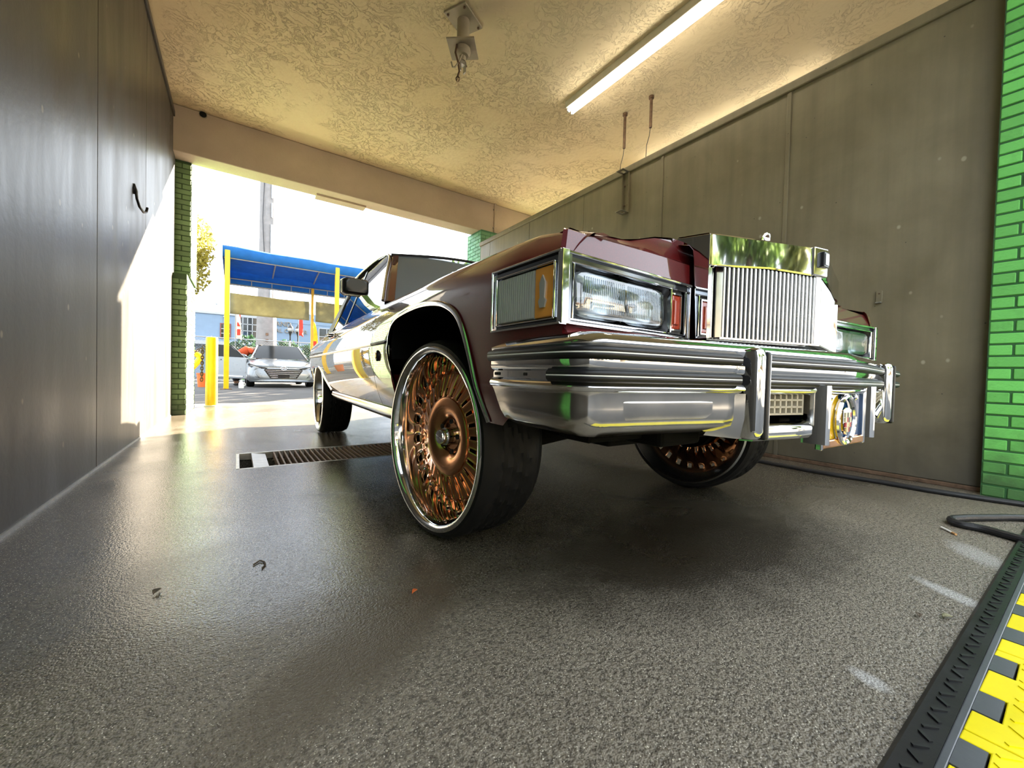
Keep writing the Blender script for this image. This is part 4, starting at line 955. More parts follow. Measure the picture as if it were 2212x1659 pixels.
# roof
b = MB(); rows = []
for v, z, w_ in ((1.585, 1.528, .635), (1.60, 1.552, .638), (1.66, 1.570, .645), (2.0, 1.592, .655), (2.5, 1.592, .66), (2.85, 1.568, .655), (3.05, 1.525, .63), (3.10, 1.50, .61)):
    rows.append([(u*w_, v, z-.038*abs(u)**3.2) for u in (-1, -.97, -.85, -.6, -.3, 0, .3, .6, .85, .97, 1)])
b.loft(rows); b.loft([[(p[0], p[1]+.0, p[2]-.02) for p in r] for r in rows]); b.build('roof', 'vinyl_roof', car, smooth=60)
b = MB(); b.tube(smooth_path([(-.635, 1.60, 1.520), (-.3, 1.53, 1.545), (0, 1.50, 1.552), (.3, 1.53, 1.545), (.635, 1.60, 1.520)], 6), .011, 8); b.build('roof_edge_trim', 'black_plastic', car)
b = MB(); b.loft([[(u*.60, 3.08, 1.50-.02*abs(u)**3) for u in (-1, -.5, 0, .5, 1)], [(u*.78, 3.62, 1.0) for u in (-1, -.5, 0, .5, 1)]]); b.build('rear_window', 'tinted_glass', car)
# deck lid and tail
b = MB(); b.loft([[(u*w_, v, z-.015*abs(u)**3) for u in (-1, -.6, 0, .6, 1)] for v, z, w_ in ((3.58, 1.0, .84), (3.9, .985, .83), (4.2, .965, .80), (4.36, .94, .77))]); b.build('deck_lid', 'maroon_paint', car, smooth=50)
b = MB(); b.loft([[(u*.79, 4.36, .94), (u*.79, 4.37, .80), (u*.79, 4.37, .45)] for u in (-1, -.5, 0, .5, 1)]); b.build('tail_panel', 'maroon_paint', car)
b = MB(); b.loft([[(u, v, .56), (u*1.005, v+.03, .60), (u*1.005, v+.03, .66), (u, v, .70)] for u, v in ((-.83, 4.1), (-.82, 4.36), (-.6, 4.42), (0, 4.44), (.6, 4.42), (.82, 4.36), (.83, 4.1))]); b.build('rear_bumper', 'chrome', car, smooth=50)
for s in (-1, 1):
    b = MB(); b.b2(s*.84, s*.80, 4.30, 4.40, .72, .93); b.build('tail_lamp', 'red_lens', car, smooth=0, bevel=.01)
# interior
b = MB(); b.b2(-.80, .80, .95, 1.25, .80, 1.03); b.build('dashboard', 'interior_tan', car, smooth=0, bevel=.03)
for s in (-1, 1):
    b = MB(); b.box((s*.40, 2.05, 1.0), (.62, .16, .62), Matrix.Rotation(-.25, 3, 'X')); b.box((s*.40, 1.75, .72), (.62, .56, .16)); b.build('front_seat', 'interior_tan', car, smooth=0, bevel=.05, seg=3)
b = MB(); b.box((0, 2.95, .95), (1.3, .16, .5), Matrix.Rotation(-.3, 3, 'X')); b.box((0, 2.7, .70), (1.3, .5, .16)); b.build('rear_seat', 'interior_tan', car, smooth=0, bevel=.05, seg=3)
b = MB(); ring = [(.40+.19*math.cos(2*math.pi*i/28), 1.38-.06*math.sin(2*math.pi*i/28), 1.02+.18*math.sin(2*math.pi*i/28)) for i in range(28)]; b.tube(ring, .012, 8, True); b.tube([(.22, 1.38, 1.02), (.58, 1.38, 1.02)], .012, 6); b.tube([(.40, 1.38, 1.02), (.40, 1.2, .95)], .03, 8); b.build('steering_wheel', 'black_plastic', car)
# floor pan, frame, axle bits seen under the bumper
b = MB(); b.b2(-.86, .86, .48, 2.45, .40, .44); b.b2(-.55, .55, -.55, 4.2, .42, .50); b.b2(-.50, .50, -.60, .48, .50, .72); b.b2(-.60, -.42, -.78, .6, .46, .54); b.b2(.42, .60, -.78, .6, .46, .54); b.b2(-.80, .80, -.72, -.60, .475, .50); b.build('underbody', 'underbody_black', car, smooth=0, bevel=.02)
b = MB(); b.tube([(-.62, .03, .36), (-.3, .03, .42), (.3, .03, .42), (.62, .03, .36)], .05, 10); b.tube([(-.62, 3.086, .39), (.62, 3.086, .39)], .05, 10); b.sphere((0, 3.086, .39), .15); b.build('axle', 'underbody_black', car)
for s in (-1, 1):
    b = MB(); b.tube([(s*.40, .05, .40), (s*.47, .05, .80)], .05, 10); b.tube([(s*.35, -.12, .40), (s*.62, .0, .33)], .03, 8); b.build('suspension_arm', 'underbody_black', car)

# ---- wheels: thing > wheel (tyre) > rim, spokes
RL, RT, ZW = .350, .386, .386
WI = .255
def wmap(a, c, h): return (h, a, c)     # h along axle, outward is -x for the left wheel
def tyre_mesh():
    b = MB(); n = 108
    prof = [(RL-.012, -.004), (RL+.004, -.012), (RL+.020, -.010), (RT-.010, .000), (RT-.002, .016), (RT, .032)]
    hs = [.050, .062, .068, .080, .092, .104, .110, .122, .134, .146, .152, .164, .176, .188]
    rows = [[(h, r*math.cos(2*math.pi*j/n), r*math.sin(2*math.pi*j/n)) for j in range(n)] for r, h in prof]
    for h in hs:
        gro = h in (.068, .110, .152); row = []
        for j in range(n):
            g = .008 if gro else (.007 if ((j+int(h*120)) % 3 == 0) else 0); a = 2*math.pi*j/n
            row.append((h, (RT-g)*math.cos(a), (RT-g)*math.sin(a)))
        rows.append(row)
    for r, h in ((RT, .204), (RT-.003, .222), (RT-.012, .236), (RL+.02, .248), (RL+.004, .250), (RL-.012, .244)):
        rows.append([(h, r*math.cos(2*math.pi*j/n), r*math.sin(2*math.pi*j/n)) for j in range(n)])
    b.loft(rows, True); return b.mesh('wheel', 'tyre_rubber', 22)
TY = tyre_mesh()
def rim_mesh():
    b = MB()
    b.lathe([(RL-.010, .0), (RL+.006, -.004), (RL+.008, -.012), (RL+.001, -.018), (RL-.010, -.016), (RL-.018, -.006), (RL-.022, .010), (RL-.028, .05), (RL-.034, .10), (RL-.036, .118)], 96, wmap); return b.mesh('rim_lip', 'chrome', 60)
RM = rim_mesh()
BM_ = MB().lathe([(RL-.036, .118), (RL-.06, .16), (RL-.03, .235), (RL-.006, .246), (RL+.002, .252), (RL-.006, .258), (RL-.016, .246), (RL-.05, .22), (RL-.07, .16), (RL-.046, .118)], 64, wmap).mesh('rim_barrel', 'satin_chrome', 50)
def hub_mesh():
    b = MB(); b.lathe([(.055, .094), (.066, .096), (.085, .074), (.110, .062), (.150, .060), (.158, .064), (.160, .078), (.15, .09)], 64, wmap); b.lathe([(.055, .094), (.001, .096)], 32, wmap); return b.mesh('wheel_centre', 'copper', 40)
HB = hub_mesh()
CAP = MB().lathe([(.036, .094), (.036, .060), (.033, .056), (.030, .056), (.030, .040), (.026, .034), (.001, .033)], 28, wmap).mesh('centre_cap', 'chrome', 35)
LUG = MB().lathe([(.0105, .0), (.0105, -.006), (.004, -.007)], 12, lambda a, c, h: (.083+h, .064+a, c)).mesh('lug_hole', 'dark_hole', 35)
NS = 24
def dish_mesh():
    """pierced copper dish: a small slot by the hub and a larger window at the rim in every sector"""
    rr = [(.150, .072), (.163, .074), (.196, .084), (.252, .100), (.264, .104), (.300, .114), (.316, .116)]; b = MB(); da = 2*math.pi/NS
    for k in range(NS):
        ca = [0, .18, .34, .50, .66, .84, 1]
        for i in range(6):
            for j in range(6):
                if (i == 1 and j in (2, 3)) or (i == 4 and j in (0, 5)): continue
                sw = lambda r: .45*(r-.15)
                P_ = lambda q, c: (q[1], q[0]*math.cos((k+c)*da+sw(q[0])), q[0]*math.sin((k+c)*da+sw(q[0])))
                b.add([P_(rr[i], ca[j]), P_(rr[i], ca[j+1]), P_(rr[i+1], ca[j+1]), P_(rr[i+1], ca[j])], [(0, 1, 2, 3)])
    return b.mesh('wheel_dish', 'copper', 50)
DISH = dish_mesh()
def spoke_mesh():
    """a raised hairpin loop running out from the hub, and the U-shaped loop round its window at the rim"""
    b = MB(); da = 2*math.pi/NS; lp_ = []
    X = lambda r: .070+.30*(r-.15)-.004
    A = lambda r, c: c*da+.45*(r-.15)
    for i in range(6): r = .168+i*.0165; lp_.append((X(r), r, A(r, .30)))
    lp_ += [(X(.258), .258, A(.258, .40)), (X(.262), .262, A(.262, .5)), (X(.258), .258, A(.258, .60))]
    for i in range(6): r = .2505-i*.0165; lp_.append((X(r), r, A(r, .70)))
    b.tube([(x, r*math.cos(a), r*math.sin(a)) for x, r, a in lp_], .0036, 6)
    l2 = [(.312, -.30), (.290, -.30), (.272, -.26), (.262, -.14), (.259, 0), (.262, .14), (.272, .26), (.290, .30), (.312, .30)]
    b.tube([(X(r)-.004, r*math.cos(A(r, c)), r*math.sin(A(r, c))) for r, c in l2], .0048, 6)
    return b.mesh('spoke', 'copper', 50)
SP = spoke_mesh()
RV_ = MB().lathe([(.0055, 0), (.0055, -.006), (.002, -.008)], 8, lambda a, c, h: (.112+h, .309+a, c)).mesh('rivet', 'chrome', 35)
def slot_mesh():
    b = MB(); da = 2*math.pi/NS; rows = []
    for k in (0, .5, 1): 
        r = .166+.030*k; a = da*.5+.01*k; w = da*(.10+.06*k); x = .072+.012*k; rows.append([(x, r*math.cos(a-w), r*math.sin(a-w)), (x, r*math.cos(a+w), r*math.sin(a+w))])
    b.loft(rows); return b.mesh('slot', 'dark_hole', 0)
BR = MB().lathe([(.15, .20), (.15, .14), (.001, .14)], 32, wmap).mesh('brake_drum', 'underbody_black', 40)
def wheel(s, u, v, steer, full=True):
    w = inst('wheel', TY, car, (s*u, v, ZW)); w.rotation_euler = (R_(random.uniform(0, 40)), 0, steer + (math.pi if s > 0 else 0))
    w.rotation_mode = 'XYZ'
    inst('rim_lip', RM, w); inst('rim_barrel', BM_, w); inst('wheel_centre', HB, w); dd = inst('wheel_dish', DISH, w); sm_ = dd.modifiers.new('s', 'SOLIDIFY'); sm_.thickness = .007; sm_.offset = 0; inst('centre_cap', CAP, w); inst('brake_drum', BR, w)
    for k in range(5): inst('lug_hole', LUG, w, (0, 0, 0), (2*math.pi*k/5, 0, 0))
    for k in range(NS):
        inst('spoke', SP, w, (0, 0, 0), (2*math.pi*k/NS, 0, 0))
        if full: inst('rivet', RV_, w, (0, 0, 0), (2*math.pi*(k+.5)/NS, 0, 0))
    return w
wheel(-1, .900, .05, .12); wheel(1, .900, .02, .12); wheel(-1, .925, 3.086, 0); wheel(1, .925, 3.086, 0, False)
# ================================================================== beyond the exit
G0 = .09
# yellow bollard with a chain
t = thing('bollard', 'round yellow steel bollard standing at the bay exit', 'bollard', (-.34, 8.14, 0))
b = MB(); b.lathe([(.082, 0), (.082, 1.10), (.078, 1.125), (.05, 1.135), (.001, 1.138)], 28, ident, True); b.build('post', 'yellow_paint', t)
b = MB(); b.lathe([(.10, 0), (.095, .02), (.083, .025)], 24, ident); b.build('grout_ring', 'plaster', t)
b = MB(); b.tube([(-.07, 0, .98), (-.12, 0, .99), (-.12, 0, .94), (-.07, 0, .93)], .008, 6); b.build('chain_eye', 'rusty_steel', t)
def links(b, p, q, sag, n):
    p, q = Vector(p), Vector(q)
    for i in range(n):
        k = (i+.5)/n; c = p.lerp(q, k)-Vector((0, 0, sag*4*k*(1-k))); d = (q-p); d.z -= sag*4*(1-2*k); d.normalize(); up = Vector((0, 1, 0)); a = d.cross(up).normalized()
        s2 = a if i % 2 else up; L = (q-p).length/n*.75; ring = [c+d*L*math.cos(x)+s2*L*.5*math.sin(x) for x in [2*math.pi*j/10 for j in range(10)]]
        b.tube(ring, .008, 5, True)
b = MB(); links(b, (-.46, 8.14, .96), (-.98, 8.3, .86), .10, 14); links(b, (-.46, 8.14, .95), (-.47, 8.14, .42), 0, 12); o = b.build('chain', 'rusty_steel'); tag(o, 'rusty chain hanging from the yellow bollard', 'chain')
b = MB(); b.tube(smooth_path([(-1.6, 9.1, 1.12), (-1.0, 9.05, 1.02), (-.66, 9.0, .90), (-.55, 9.0, .82), (-.60, 9.0, .70), (-.78, 9.0, .48), (-1.1, 9.0, .05)], 5), .05, 12)
o = b.build('bent_guard_pipe', 'yellow_paint'); tag(o, 'bent yellow guard pipe jutting out behind the left brick pillar', 'guard rail')
t = thing('bucket', 'orange plastic bucket on the asphalt behind the yellow bollard', 'bucket', (-.78, 14.0, G0))
b = MB(); b.lathe([(.11, 0), (.14, .36), (.148, .365), (.148, .385), (.135, .385), (.105, .02)], 24, ident); b.build('pail', 'bucket_orange', t)
b = MB(); b.tube([(.145*math.cos(a), .145*math.sin(a), .36-.1*math.sin(a)) for a in [math.pi*i/12 for i in range(13)]], .004, 5); b.build('bail', 'steel', t)

# blue canopy on yellow posts
cn = thing('awning', 'blue fabric parking canopy on yellow posts', 'awning', (0, 0, 0))
b = MB(); rows = []
for i in range(13):
    x = -.33+i*.5; sg = .012*math.sin(i*2.1); rows.append([(x, 12.46, 3.44+sg*.5), (x, 12.46, 3.70+sg), (x, 12.56, 3.75+sg), (x, 13.8, 3.82+sg), (x, 15.1, 3.62+sg), (x, 15.14, 3.56+sg), (x, 15.14, 3.20)])
b.loft(rows); b.loft([[rows[0][0], rows[0][1], rows[0][1], rows[0][1]], [rows[0][6], rows[0][5], rows[0][4], rows[0][3]]])
o = b.build('canvas', 'canvas_blue', cn, smooth=40); so = o.modifiers.new('s', 'SOLIDIFY'); so.thickness = .012
for x in [-.28+1.2*i for i in range(6)]:
    b = MB(); b.tube(smooth_path([(x, 12.5, 3.66), (x, 13.8, 3.77), (x, 15.1, 3.57)], 5), .022, 8); b.build('rib', 'galvanised', cn)
for z in (3.22, 3.40):
    b = MB(); b.tube([(-.30, 15.08, z), (5.6, 15.08, z)], .020, 8); b.build('rail', 'galvanised', cn)
    b = MB(); b.tube([(-.30, 12.52, z+.22), (5.6, 12.52, z+.22)], .022, 8); b.build('rail', 'galvanised', cn)
for i in range(11):
    b = MB(); b.tube([(-.2+i*.55, 15.08, 3.22), (-.2+i*.55, 15.08, 3.40)], .014, 6); b.build('stub', 'galvanised', cn)
for x, y, z1 in ((-.225, 12.5, 3.62), (2.37, 12.5, 3.62), (5.2, 12.5, 3.62)):
    b = MB(); b.b2(x-.055, x+.055, y-.055, y+.055, G0, z1); b.build('post', 'yellow_paint', cn, smooth=0, bevel=.01)
    b = MB(); b.b2(x-.12, x+.12, y-.12, y+.12, G0, G0+.02); b.build('base_plate', 'rusty_steel', cn, smooth=0)
for x in (2.09, 5.2):
    b = MB(); b.tube([(x, 15.08, G0), (x, 15.08, 3.40)], .045, 10); b.build('rear_post', 'yellow_steel', cn)
def tarp(label, x0, x1, z0, z1, y):
    b = MB(); rows = []
    n = 14
    for i in range(n+1):
        k = i/n; x = x0+(x1-x0)*k; row = []
        for j in range(9):
            q = j/8; z = z0+(z1-z0)*q-.02*math.sin(math.pi*k)*(1 if q > .5 else .5); row.append((x, y+.05*math.sin(k*7+q*3)*math.sin(math.pi*k)+.035*math.sin((k*2-q)*6)*(1-q), z))
        rows.append(row)
    b.loft(rows); o = b.build('shade_tarp', 'tarp_beige', smooth=60); so = o.modifiers.new('s', 'SOLIDIFY'); so.thickness = .006
    tag(o, label, 'tarp', 'beige tarps hung under the canopy')
tarp('wide beige tarp hung above the silver sedan', -.20, 1.98, 2.30, 2.93, 14.95)
tarp('beige tarp hung to the right of the tan canopy pole', 2.17, 4.4, 2.28, 2.96, 14.95)

# feather banners
def banner(label, x, y, h, pts, m, m2, blocks):
    t = thing('feather_banner', label, 'banner', (x, y, G0)); b = MB(); b.tube([(0, 0, 0), (0, 0, h)], .014, 6); b.build('pole', 'white_trim', t)
    b = MB(); rows = []
    for i in range(9):
        k = i/8; z = pts[0]+(pts[1]-pts[0])*k; w_ = pts[2]*(1-.5*k*k); rows.append([(.01, 0, z), (.01+w_*.5, .03*math.sin(k*6), z), (.01+w_, .05*math.sin(k*5+1), z-.06)])
    b.loft(rows); o = b.build('cloth', m, t); so = o.modifiers.new('s', 'SOLIDIFY'); so.thickness = .004
    for k, (z0, z1) in enumerate(blocks):
        b = MB(); b.b2(.05, .05+pts[2]*.55, -.012, -.006, z0, z1); b.build('print', m2, o, smooth=0, bevel=.004)
banner('white feather banner with red print left of the concrete pole', -.06, 16.2, 2.5, (1.55, 2.44, .17), 'flag_white', 'flag_red', ((1.65, 1.85), (1.95, 2.12), (2.2, 2.36)))
banner('red feather banner beside the tan canopy pole', 2.06, 18.4, 3.2, (1.95, 3.0, .16), 'flag_red', 'flag_red', ((2.1, 2.2),))
banner('yellow and red feather banner right of the tan canopy pole', 2.20, 16.0, 2.4, (1.3, 2.3, .22), 'flag_yellow', 'flag_red', ((1.4, 1.6),))

# silver sedan -----------------------------------------------------------------
sd = thing('silver_sedan', 'silver sedan with its near side door open under the canopy', 'car', (1.137, 13.5, G0))
def mir(rows): return rows
secs = [  # y, half-profile (x,z) bottom -> top centre
    (.00, [(.62, .20), (.72, .24), (.74, .34), (.70, .46), (.62, .56), (.50, .60), (.0, .615)]),
    (.10, [(.76, .17), (.84, .22), (.86, .36), (.83, .52), (.74, .61), (.56, .645), (.0, .665)]),
    (.35, [(.82, .16), (.89, .22), (.905, .40), (.885, .58), (.80, .68), (.60, .715), (.0, .735)]),
    (.80, [(.83, .18), (.895, .24), (.91, .45), (.90, .66), (.83, .76), (.62, .80), (.0, .82)]),
    (1.30, [(.83, .18), (.895, .24), (.915, .45), (.91, .70), (.86, .82), (.66, .865), (.0, .89)]),
    (2.4, [(.83, .18), (.895, .24), (.92, .45), (.915, .72), (.89, .86), (.70, .88), (.0, .90)]),
    (3.8, [(.83, .20), (.89, .26), (.91, .45), (.90, .74), (.86, .88), (.66, .93), (.0, .95)]),
    (4.5, [(.76, .24), (.82, .30), (.84, .50), (.82, .76), (.76, .88), (.56, .93), (.0, .94)])]
b = MB(); rows = []
for y, pr_ in secs: rows.append([(-x, y, z) for x, z in pr_]+[(x, y, z) for x, z in reversed(pr_[:-1])])
b.loft(rows); b.add(rows[0], [tuple(range(len(rows[0])))]); b.build('body', 'silver_paint', sd, smooth=45)
b = MB(); rf = [(1.18, .72, .885), (1.62, .60, 1.22), (1.95, .56, 1.325), (2.6, .56, 1.345), (3.2, .55, 1.28), (3.85, .62, .95)]
b.loft([[(-w_, y, z-.02), (-w_*.9, y, z), (0, y, z+.02), (w_*.9, y, z), (w_, y, z-.02)] for y, w_, z in rf[2:5]]); b.build('roof', 'silver_paint', sd, smooth=60)
b = MB(); b.loft([[(k*w_, y-.10*(1-k*k), z) for k in (-1, -.5, 0, .5, 1)] for y, w_, z in ((1.20, .74, .875), (1.58, .63, 1.12), (1.93, .56, 1.315))]); b.build('windscreen', 'sedan_glass', sd, smooth=60)
for s in (-1, 1):
    b = MB(); b.loft([[(s*w_, y, z), (s*(w_+.05), y+.02, z-.01), (s*(w_+.03), y+.09, z)] for y, w_, z in ((1.15, .76, .87), (1.55, .64, 1.13), (1.93, .56, 1.325))], True, True); b.build('roof_pillar', 'silver_paint', sd, smooth=50)
    b = MB(); b.loft([[(s*.86, 1.35, .87), (s*.60, 1.95, 1.29)], [(s*.87, 2.4, .88), (s*.575, 2.5, 1.32)], [(s*.85, 3.5, .90), (s*.56, 3.2, 1.26)]]); b.build('side_window', 'sedan_glass', sd, smooth=0)
    # swept headlamp, lower vent, mirror, wheels
    b = MB(); hp_ = [(.42, .575), (.60, .605), (.86, .70), (.885, .655), (.84, .60), (.62, .548)]
    def hx(x, z): 
        y = -.02 if x < .5 else -.02+.25*((x-.5)/.4)**1.5; return (s*x, y-.012, z)
    b.add([hx(x, z) for x, z in hp_]+[(hx(x, z)[0], hx(x, z)[1]+.05, z) for x, z in hp_], [tuple(range(6))]+[(i, (i+1) % 6, 6+(i+1) % 6, 6+i) for i in range(6)]); hm = b.build('headlamp', 'grille_black', sd, smooth=0)
    b = MB(); b.add([hx(x, z-.012) for x, z in ((.62, .60), (.82, .675), (.84, .655), (.64, .582))], [(0, 1, 2, 3)]); o = b.build('lamp_inner', 'grey_lens', hm, smooth=0); o.location = (0, -.004, 0)
    b = MB(); b.add([(s*x, y, z) for x, y, z in ((.70, .0, .40), (.84, .10, .47), (.84, .10, .30), (.60, -.012, .29))], [(0, 1, 2, 3)]); b.build('corner_vent', 'grille_black', sd, smooth=0)
    b = MB(); b.add([(s*x, y-.006, z) for x, y, z in ((.70, .0, .33), (.82, .09, .41), (.82, .09, .31), (.62, -.012, .295))], [(0, 1, 2, 3)]); b.build('vent_blade', 'silver_paint', sd, smooth=0)
    b = MB(); b.sphere((s*1.0, 1.42, .93), .115, .07, .065); mr = b.build('wing_mirror', 'silver_paint', sd)
    b = MB(); b.bar((s*.87, 1.42, .88), (s*.93, 1.42, .90), .06, .03); b.build('mirror_arm', 'grille_black', mr, smooth=0)
    for y in (.92, 3.6):
        b = MB(); b.lathe([(.19, 0), (.30, .0), (.315, .02), (.32, .05), (.32, .17), (.30, .20), (.1, .20)], 28, lambda a, c, h, y=y: (s*(.90-h), y+a, .32+c), True); wh = b.build('wheel', 'tyre_rubber', sd)
        b = MB(); b.lathe([(.20, .01), (.18, -.004), (.05, -.01), (.001, -.012)], 20, lambda a, c, h, y=y: (s*(.90-h), y+a, .32+c)); b.build('hubcap', 'satin_chrome', wh)
        b = MB(); b.lathe([(.36, -.03), (.355, .01)], 24, lambda a, c, h, y=y: (s*(.915+h*0-.0), y+a, max(.19, .32+c))); 
b = MB(); b.add([(x, -.006-.0, z) for x, z in ((-.46, .555), (.46, .555), (.50, .52), (.34, .27), (-.34, .27), (-.50, .52))]+[(x, .06, z) for x, z in ((-.46, .555), (.46, .555), (.50, .52), (.34, .27), (-.34, .27), (-.50, .52))], [tuple(range(6))]+[(i, (i+1) % 6, 6+(i+1) % 6, 6+i) for i in range(6)]); gr = b.build('radiator_grille', 'grille_black', sd, smooth=0)
for i in range(5):
    z = .51-i*.052; w_ = .46-.035*i; b = MB(); b.bar((-w_, -.014, z), (w_, -.014, z), .012, .016); b.build('grille_bar', 'satin_chrome', gr, smooth=0, bevel=.004)
b = MB(); b.b2(-.15, .15, -.022, -.012, .30, .37); b.build('plate_holder', 'black_plastic', gr, smooth=0)
b = MB(); b.tube([(.085*math.cos(a), -.018, .575+.043*math.sin(a)) for a in [2*math.pi*i/24 for i in range(24)]], .0075, 6, True); em = b.build('emblem_oval', 'chrome', sd)
b = MB(); b.bar((-.042, -.018, .545), (-.018, -.018, .607), .01, .016, (0, 1, 0)); b.bar((.018, -.018, .543), (.042, -.018, .605), .01, .016, (0, 1, 0)); b.bar((-.035, -.018, .568), (.035, -.018, .582), .01, .014, (0, 1, 0)); b.build('emblem_letter', 'chrome', em, smooth=0)
b = MB(); b.loft([[(-.80, .12, .24), (-.60, .0, .235), (0, -.03, .25), (.60, .0, .235), (.80, .12, .24)], [(-.82, .10, .20), (-.62, -.03, .19), (0, -.055, .20), (.62, -.03, .19), (.82, .10, .20)], [(-.80, .2, .17), (-.6, .1, .16), (0, .08, .17), (.6, .1, .16), (.8, .2, .17)]]); b.build('front_lip', 'silver_paint', sd, smooth=50)
# open door, hinged at its front edge
hx0, hy0 = -.90, 1.15
def D(a, h, z): return (hx0-a*.80+h*.6, hy0+a*.60+h*.8-.05, z)
b = MB(); out = [(.0, .22), (.0, .86), (.10, .88), (1.0, .90), (1.02, .40), (.96, .24)]
b.prism(out, lambda a, c, t: D(a, t, c), 0, .10); dr = b.build('open_door', 'silver_paint', sd, smooth=0, bevel=.02)
b = MB(); b.prism([(.12, .89), (.50, 1.20), (.92, 1.23), (.98, .90)], lambda a, c, t: D(a, t, c), .02, .05); b.build('door_window', 'sedan_glass', dr, smooth=0)
b = MB(); b.tube([D(.10, .035, .88), D(.48, .035, 1.22), D(.94, .035, 1.25), D(1.0, .035, .90)], .018, 6); b.build('window_frame', 'grille_black', dr)
b = MB(); b.bar(D(.10, -.01, .30), D(.96, -.01, .32), .012, .03); b.build('door_trim', 'satin_chrome', dr, smooth=0)
b = MB(); b.bar(D(.80, -.015, .80), D(.95, -.015, .80), .02, .03); b.build('handle', 'silver_paint', dr, smooth=0)

# person bending in at the open door ---------------------------------------------
def skin_body(name, pts, edges, rads, mat, parent, sub=2):
    me = bpy.data.meshes.new(name); me.from_pydata(pts, edges, []); o = bpy.data.objects.new(name, me); col.objects.link(o); o.parent = parent
    m = o.modifiers.new('skin', 'SKIN'); m.use_smooth_shade = True
    sl = me.skin_vertices[0].data if me.skin_vertices else None
    if sl is None:
        bm = bmesh.new(); bm.from_mesh(me); bm.verts.layers.skin.verify(); bm.to_mesh(me); bm.free(); sl = me.skin_vertices[0].data
    for i, r in enumerate(rads): sl[i].radius = (r, r); sl[i].use_root = (i == 0)
    s_ = o.modifiers.new('sub', 'SUBSURF'); s_.levels = sub; s_.render_levels = sub
    me.materials.append(M[mat]); return o
pn = thing('person', 'person in red shirt and dark trousers bending into the silver sedan', 'person', (-.02, 15.45, G0), 0)
skin_body('body', [(0, 0, .90), (.12, .0, 1.02), (.30, 0, 1.12), (.42, 0, 1.15), (.50, 0, 1.17), (.60, 0, 1.20), (-.02, -.10, .84), (-.04, -.11, .47), (-.03, -.11, .09), (.10, -.12, .05), (-.02, .10, .84), (.02, .11, .47), (.03, .11, .09), (.16, .12, .05), (.40, -.18, 1.10), (.55, -.22, .92), (.70, -.16, .84), (.40, .18, 1.10), (.55, .22, .92), (.70, .16, .84)],
          [(0, 1), (1, 2), (2, 3), (3, 4), (4, 5), (0, 6), (6, 7), (7, 8), (8, 9), (0, 10), (10, 11), (11, 12), (12, 13), (3, 14), (14, 15), (15, 16), (3, 17), (17, 18), (18, 19)],
          [.13, .14, .15, .12, .055, .09, .09, .06, .045, .04, .09, .06, .045, .04, .06, .042, .035, .06, .042, .035], 'skin', pn)
skin_body('shirt', [(.05, 0, .95), (.15, .0, 1.03), (.30, 0, 1.125), (.43, 0, 1.155), (.40, -.18, 1.10), (.47, -.20, 1.0), (.40, .18, 1.10), (.47, .20, 1.0)], [(0, 1), (1, 2), (2, 3), (3, 4), (4, 5), (3, 6), (6, 7)], [.15, .16, .17, .135, .075, .065, .075, .065], 'shirt_red', pn)
skin_body('trousers', [(0, 0, .90), (-.02, -.10, .84), (-.04, -.11, .47), (-.03, -.11, .12), (-.02, .10, .84), (.02, .11, .47), (.03, .11, .12)], [(0, 1), (1, 2), (2, 3), (0, 4), (4, 5), (5, 6)], [.15, .108, .078, .068, .108, .078, .068], 'trousers_dark', pn)
for y in (-.115, .115):
    b = MB(); b.sphere((.05 if y < 0 else .10, y, .04), .13, .05, .05); b.build('shoe', 'shoe', pn)
b = MB(); b.sphere((.66, 0, 1.215), .115, .085, .10); b.sphere((.76, 0, 1.20), .02, .02, .02); b.sphere((.67, -.085, 1.21), .02, .012, .03); b.sphere((.67, .085, 1.21), .02, .012, .03); hd = b.build('head', 'skin', pn)
b = MB(); b.sphere((.635, 0, 1.24), .115, .092, .10); b.build('hair', 'hair', hd)

t = thing('jug', 'white plastic jug on the ground beside the sedan door', 'jug', (.10, 13.15, G0))
b = MB(); b.lathe([(.055, 0), (.062, .02), (.062, .13), (.045, .17), (.022, .19), (.022, .20)], 20, ident, True); b.build('bottle', 'jug_white', t)
b = MB(); b.lathe([(.025, .20), (.025, .225), (.02, .228)], 14, ident, True); b.build('cap', 'jug_white', t)
b = MB(); b.tube([(.05, 0, .15), (.085, 0, .14), (.085, 0, .08), (.058, 0, .06)], .010, 6); b.build('grip', 'jug_white', t)

# tall concrete pole
t = thing('concrete_pole', 'tall tapered concrete pole behind the silver sedan', 'pole', (1.02, 20.0, G0))
b = MB(); b.lathe([(.41, 0), (.385, 1.5), (.35, 3), (.31, 5), (.30, 8), (.27, 14), (.001, 14)], 28, ident, True); b.build('shaft', 'concrete_pole', t)
b = MB(); b.tube([(.12, -.33, 3.4), (.12, -.32, 6.6)], .045, 8); b.tube([(.12, -.32, 6.9), (.12, -.315, 7.5)], .03, 8); b.tube([(.12, -.315, 7.7), (.12, -.31, 8.3)], .03, 8); b.build('conduit', 'galvanised', t)
b = MB(); b.tube([(-.12, -.33, 5.0), (-.20, -.30, 6.8), (-.15, -.3, 8.6)], .015, 6); b.build('cable', 'hose_black', t)
for z in (1.75, 2.0):
    b = MB(); b.b2(-.05, .05, -.41, -.36, z-.05, z+.05); b.build('tag_plate', 'rusty_steel', t, smooth=0)

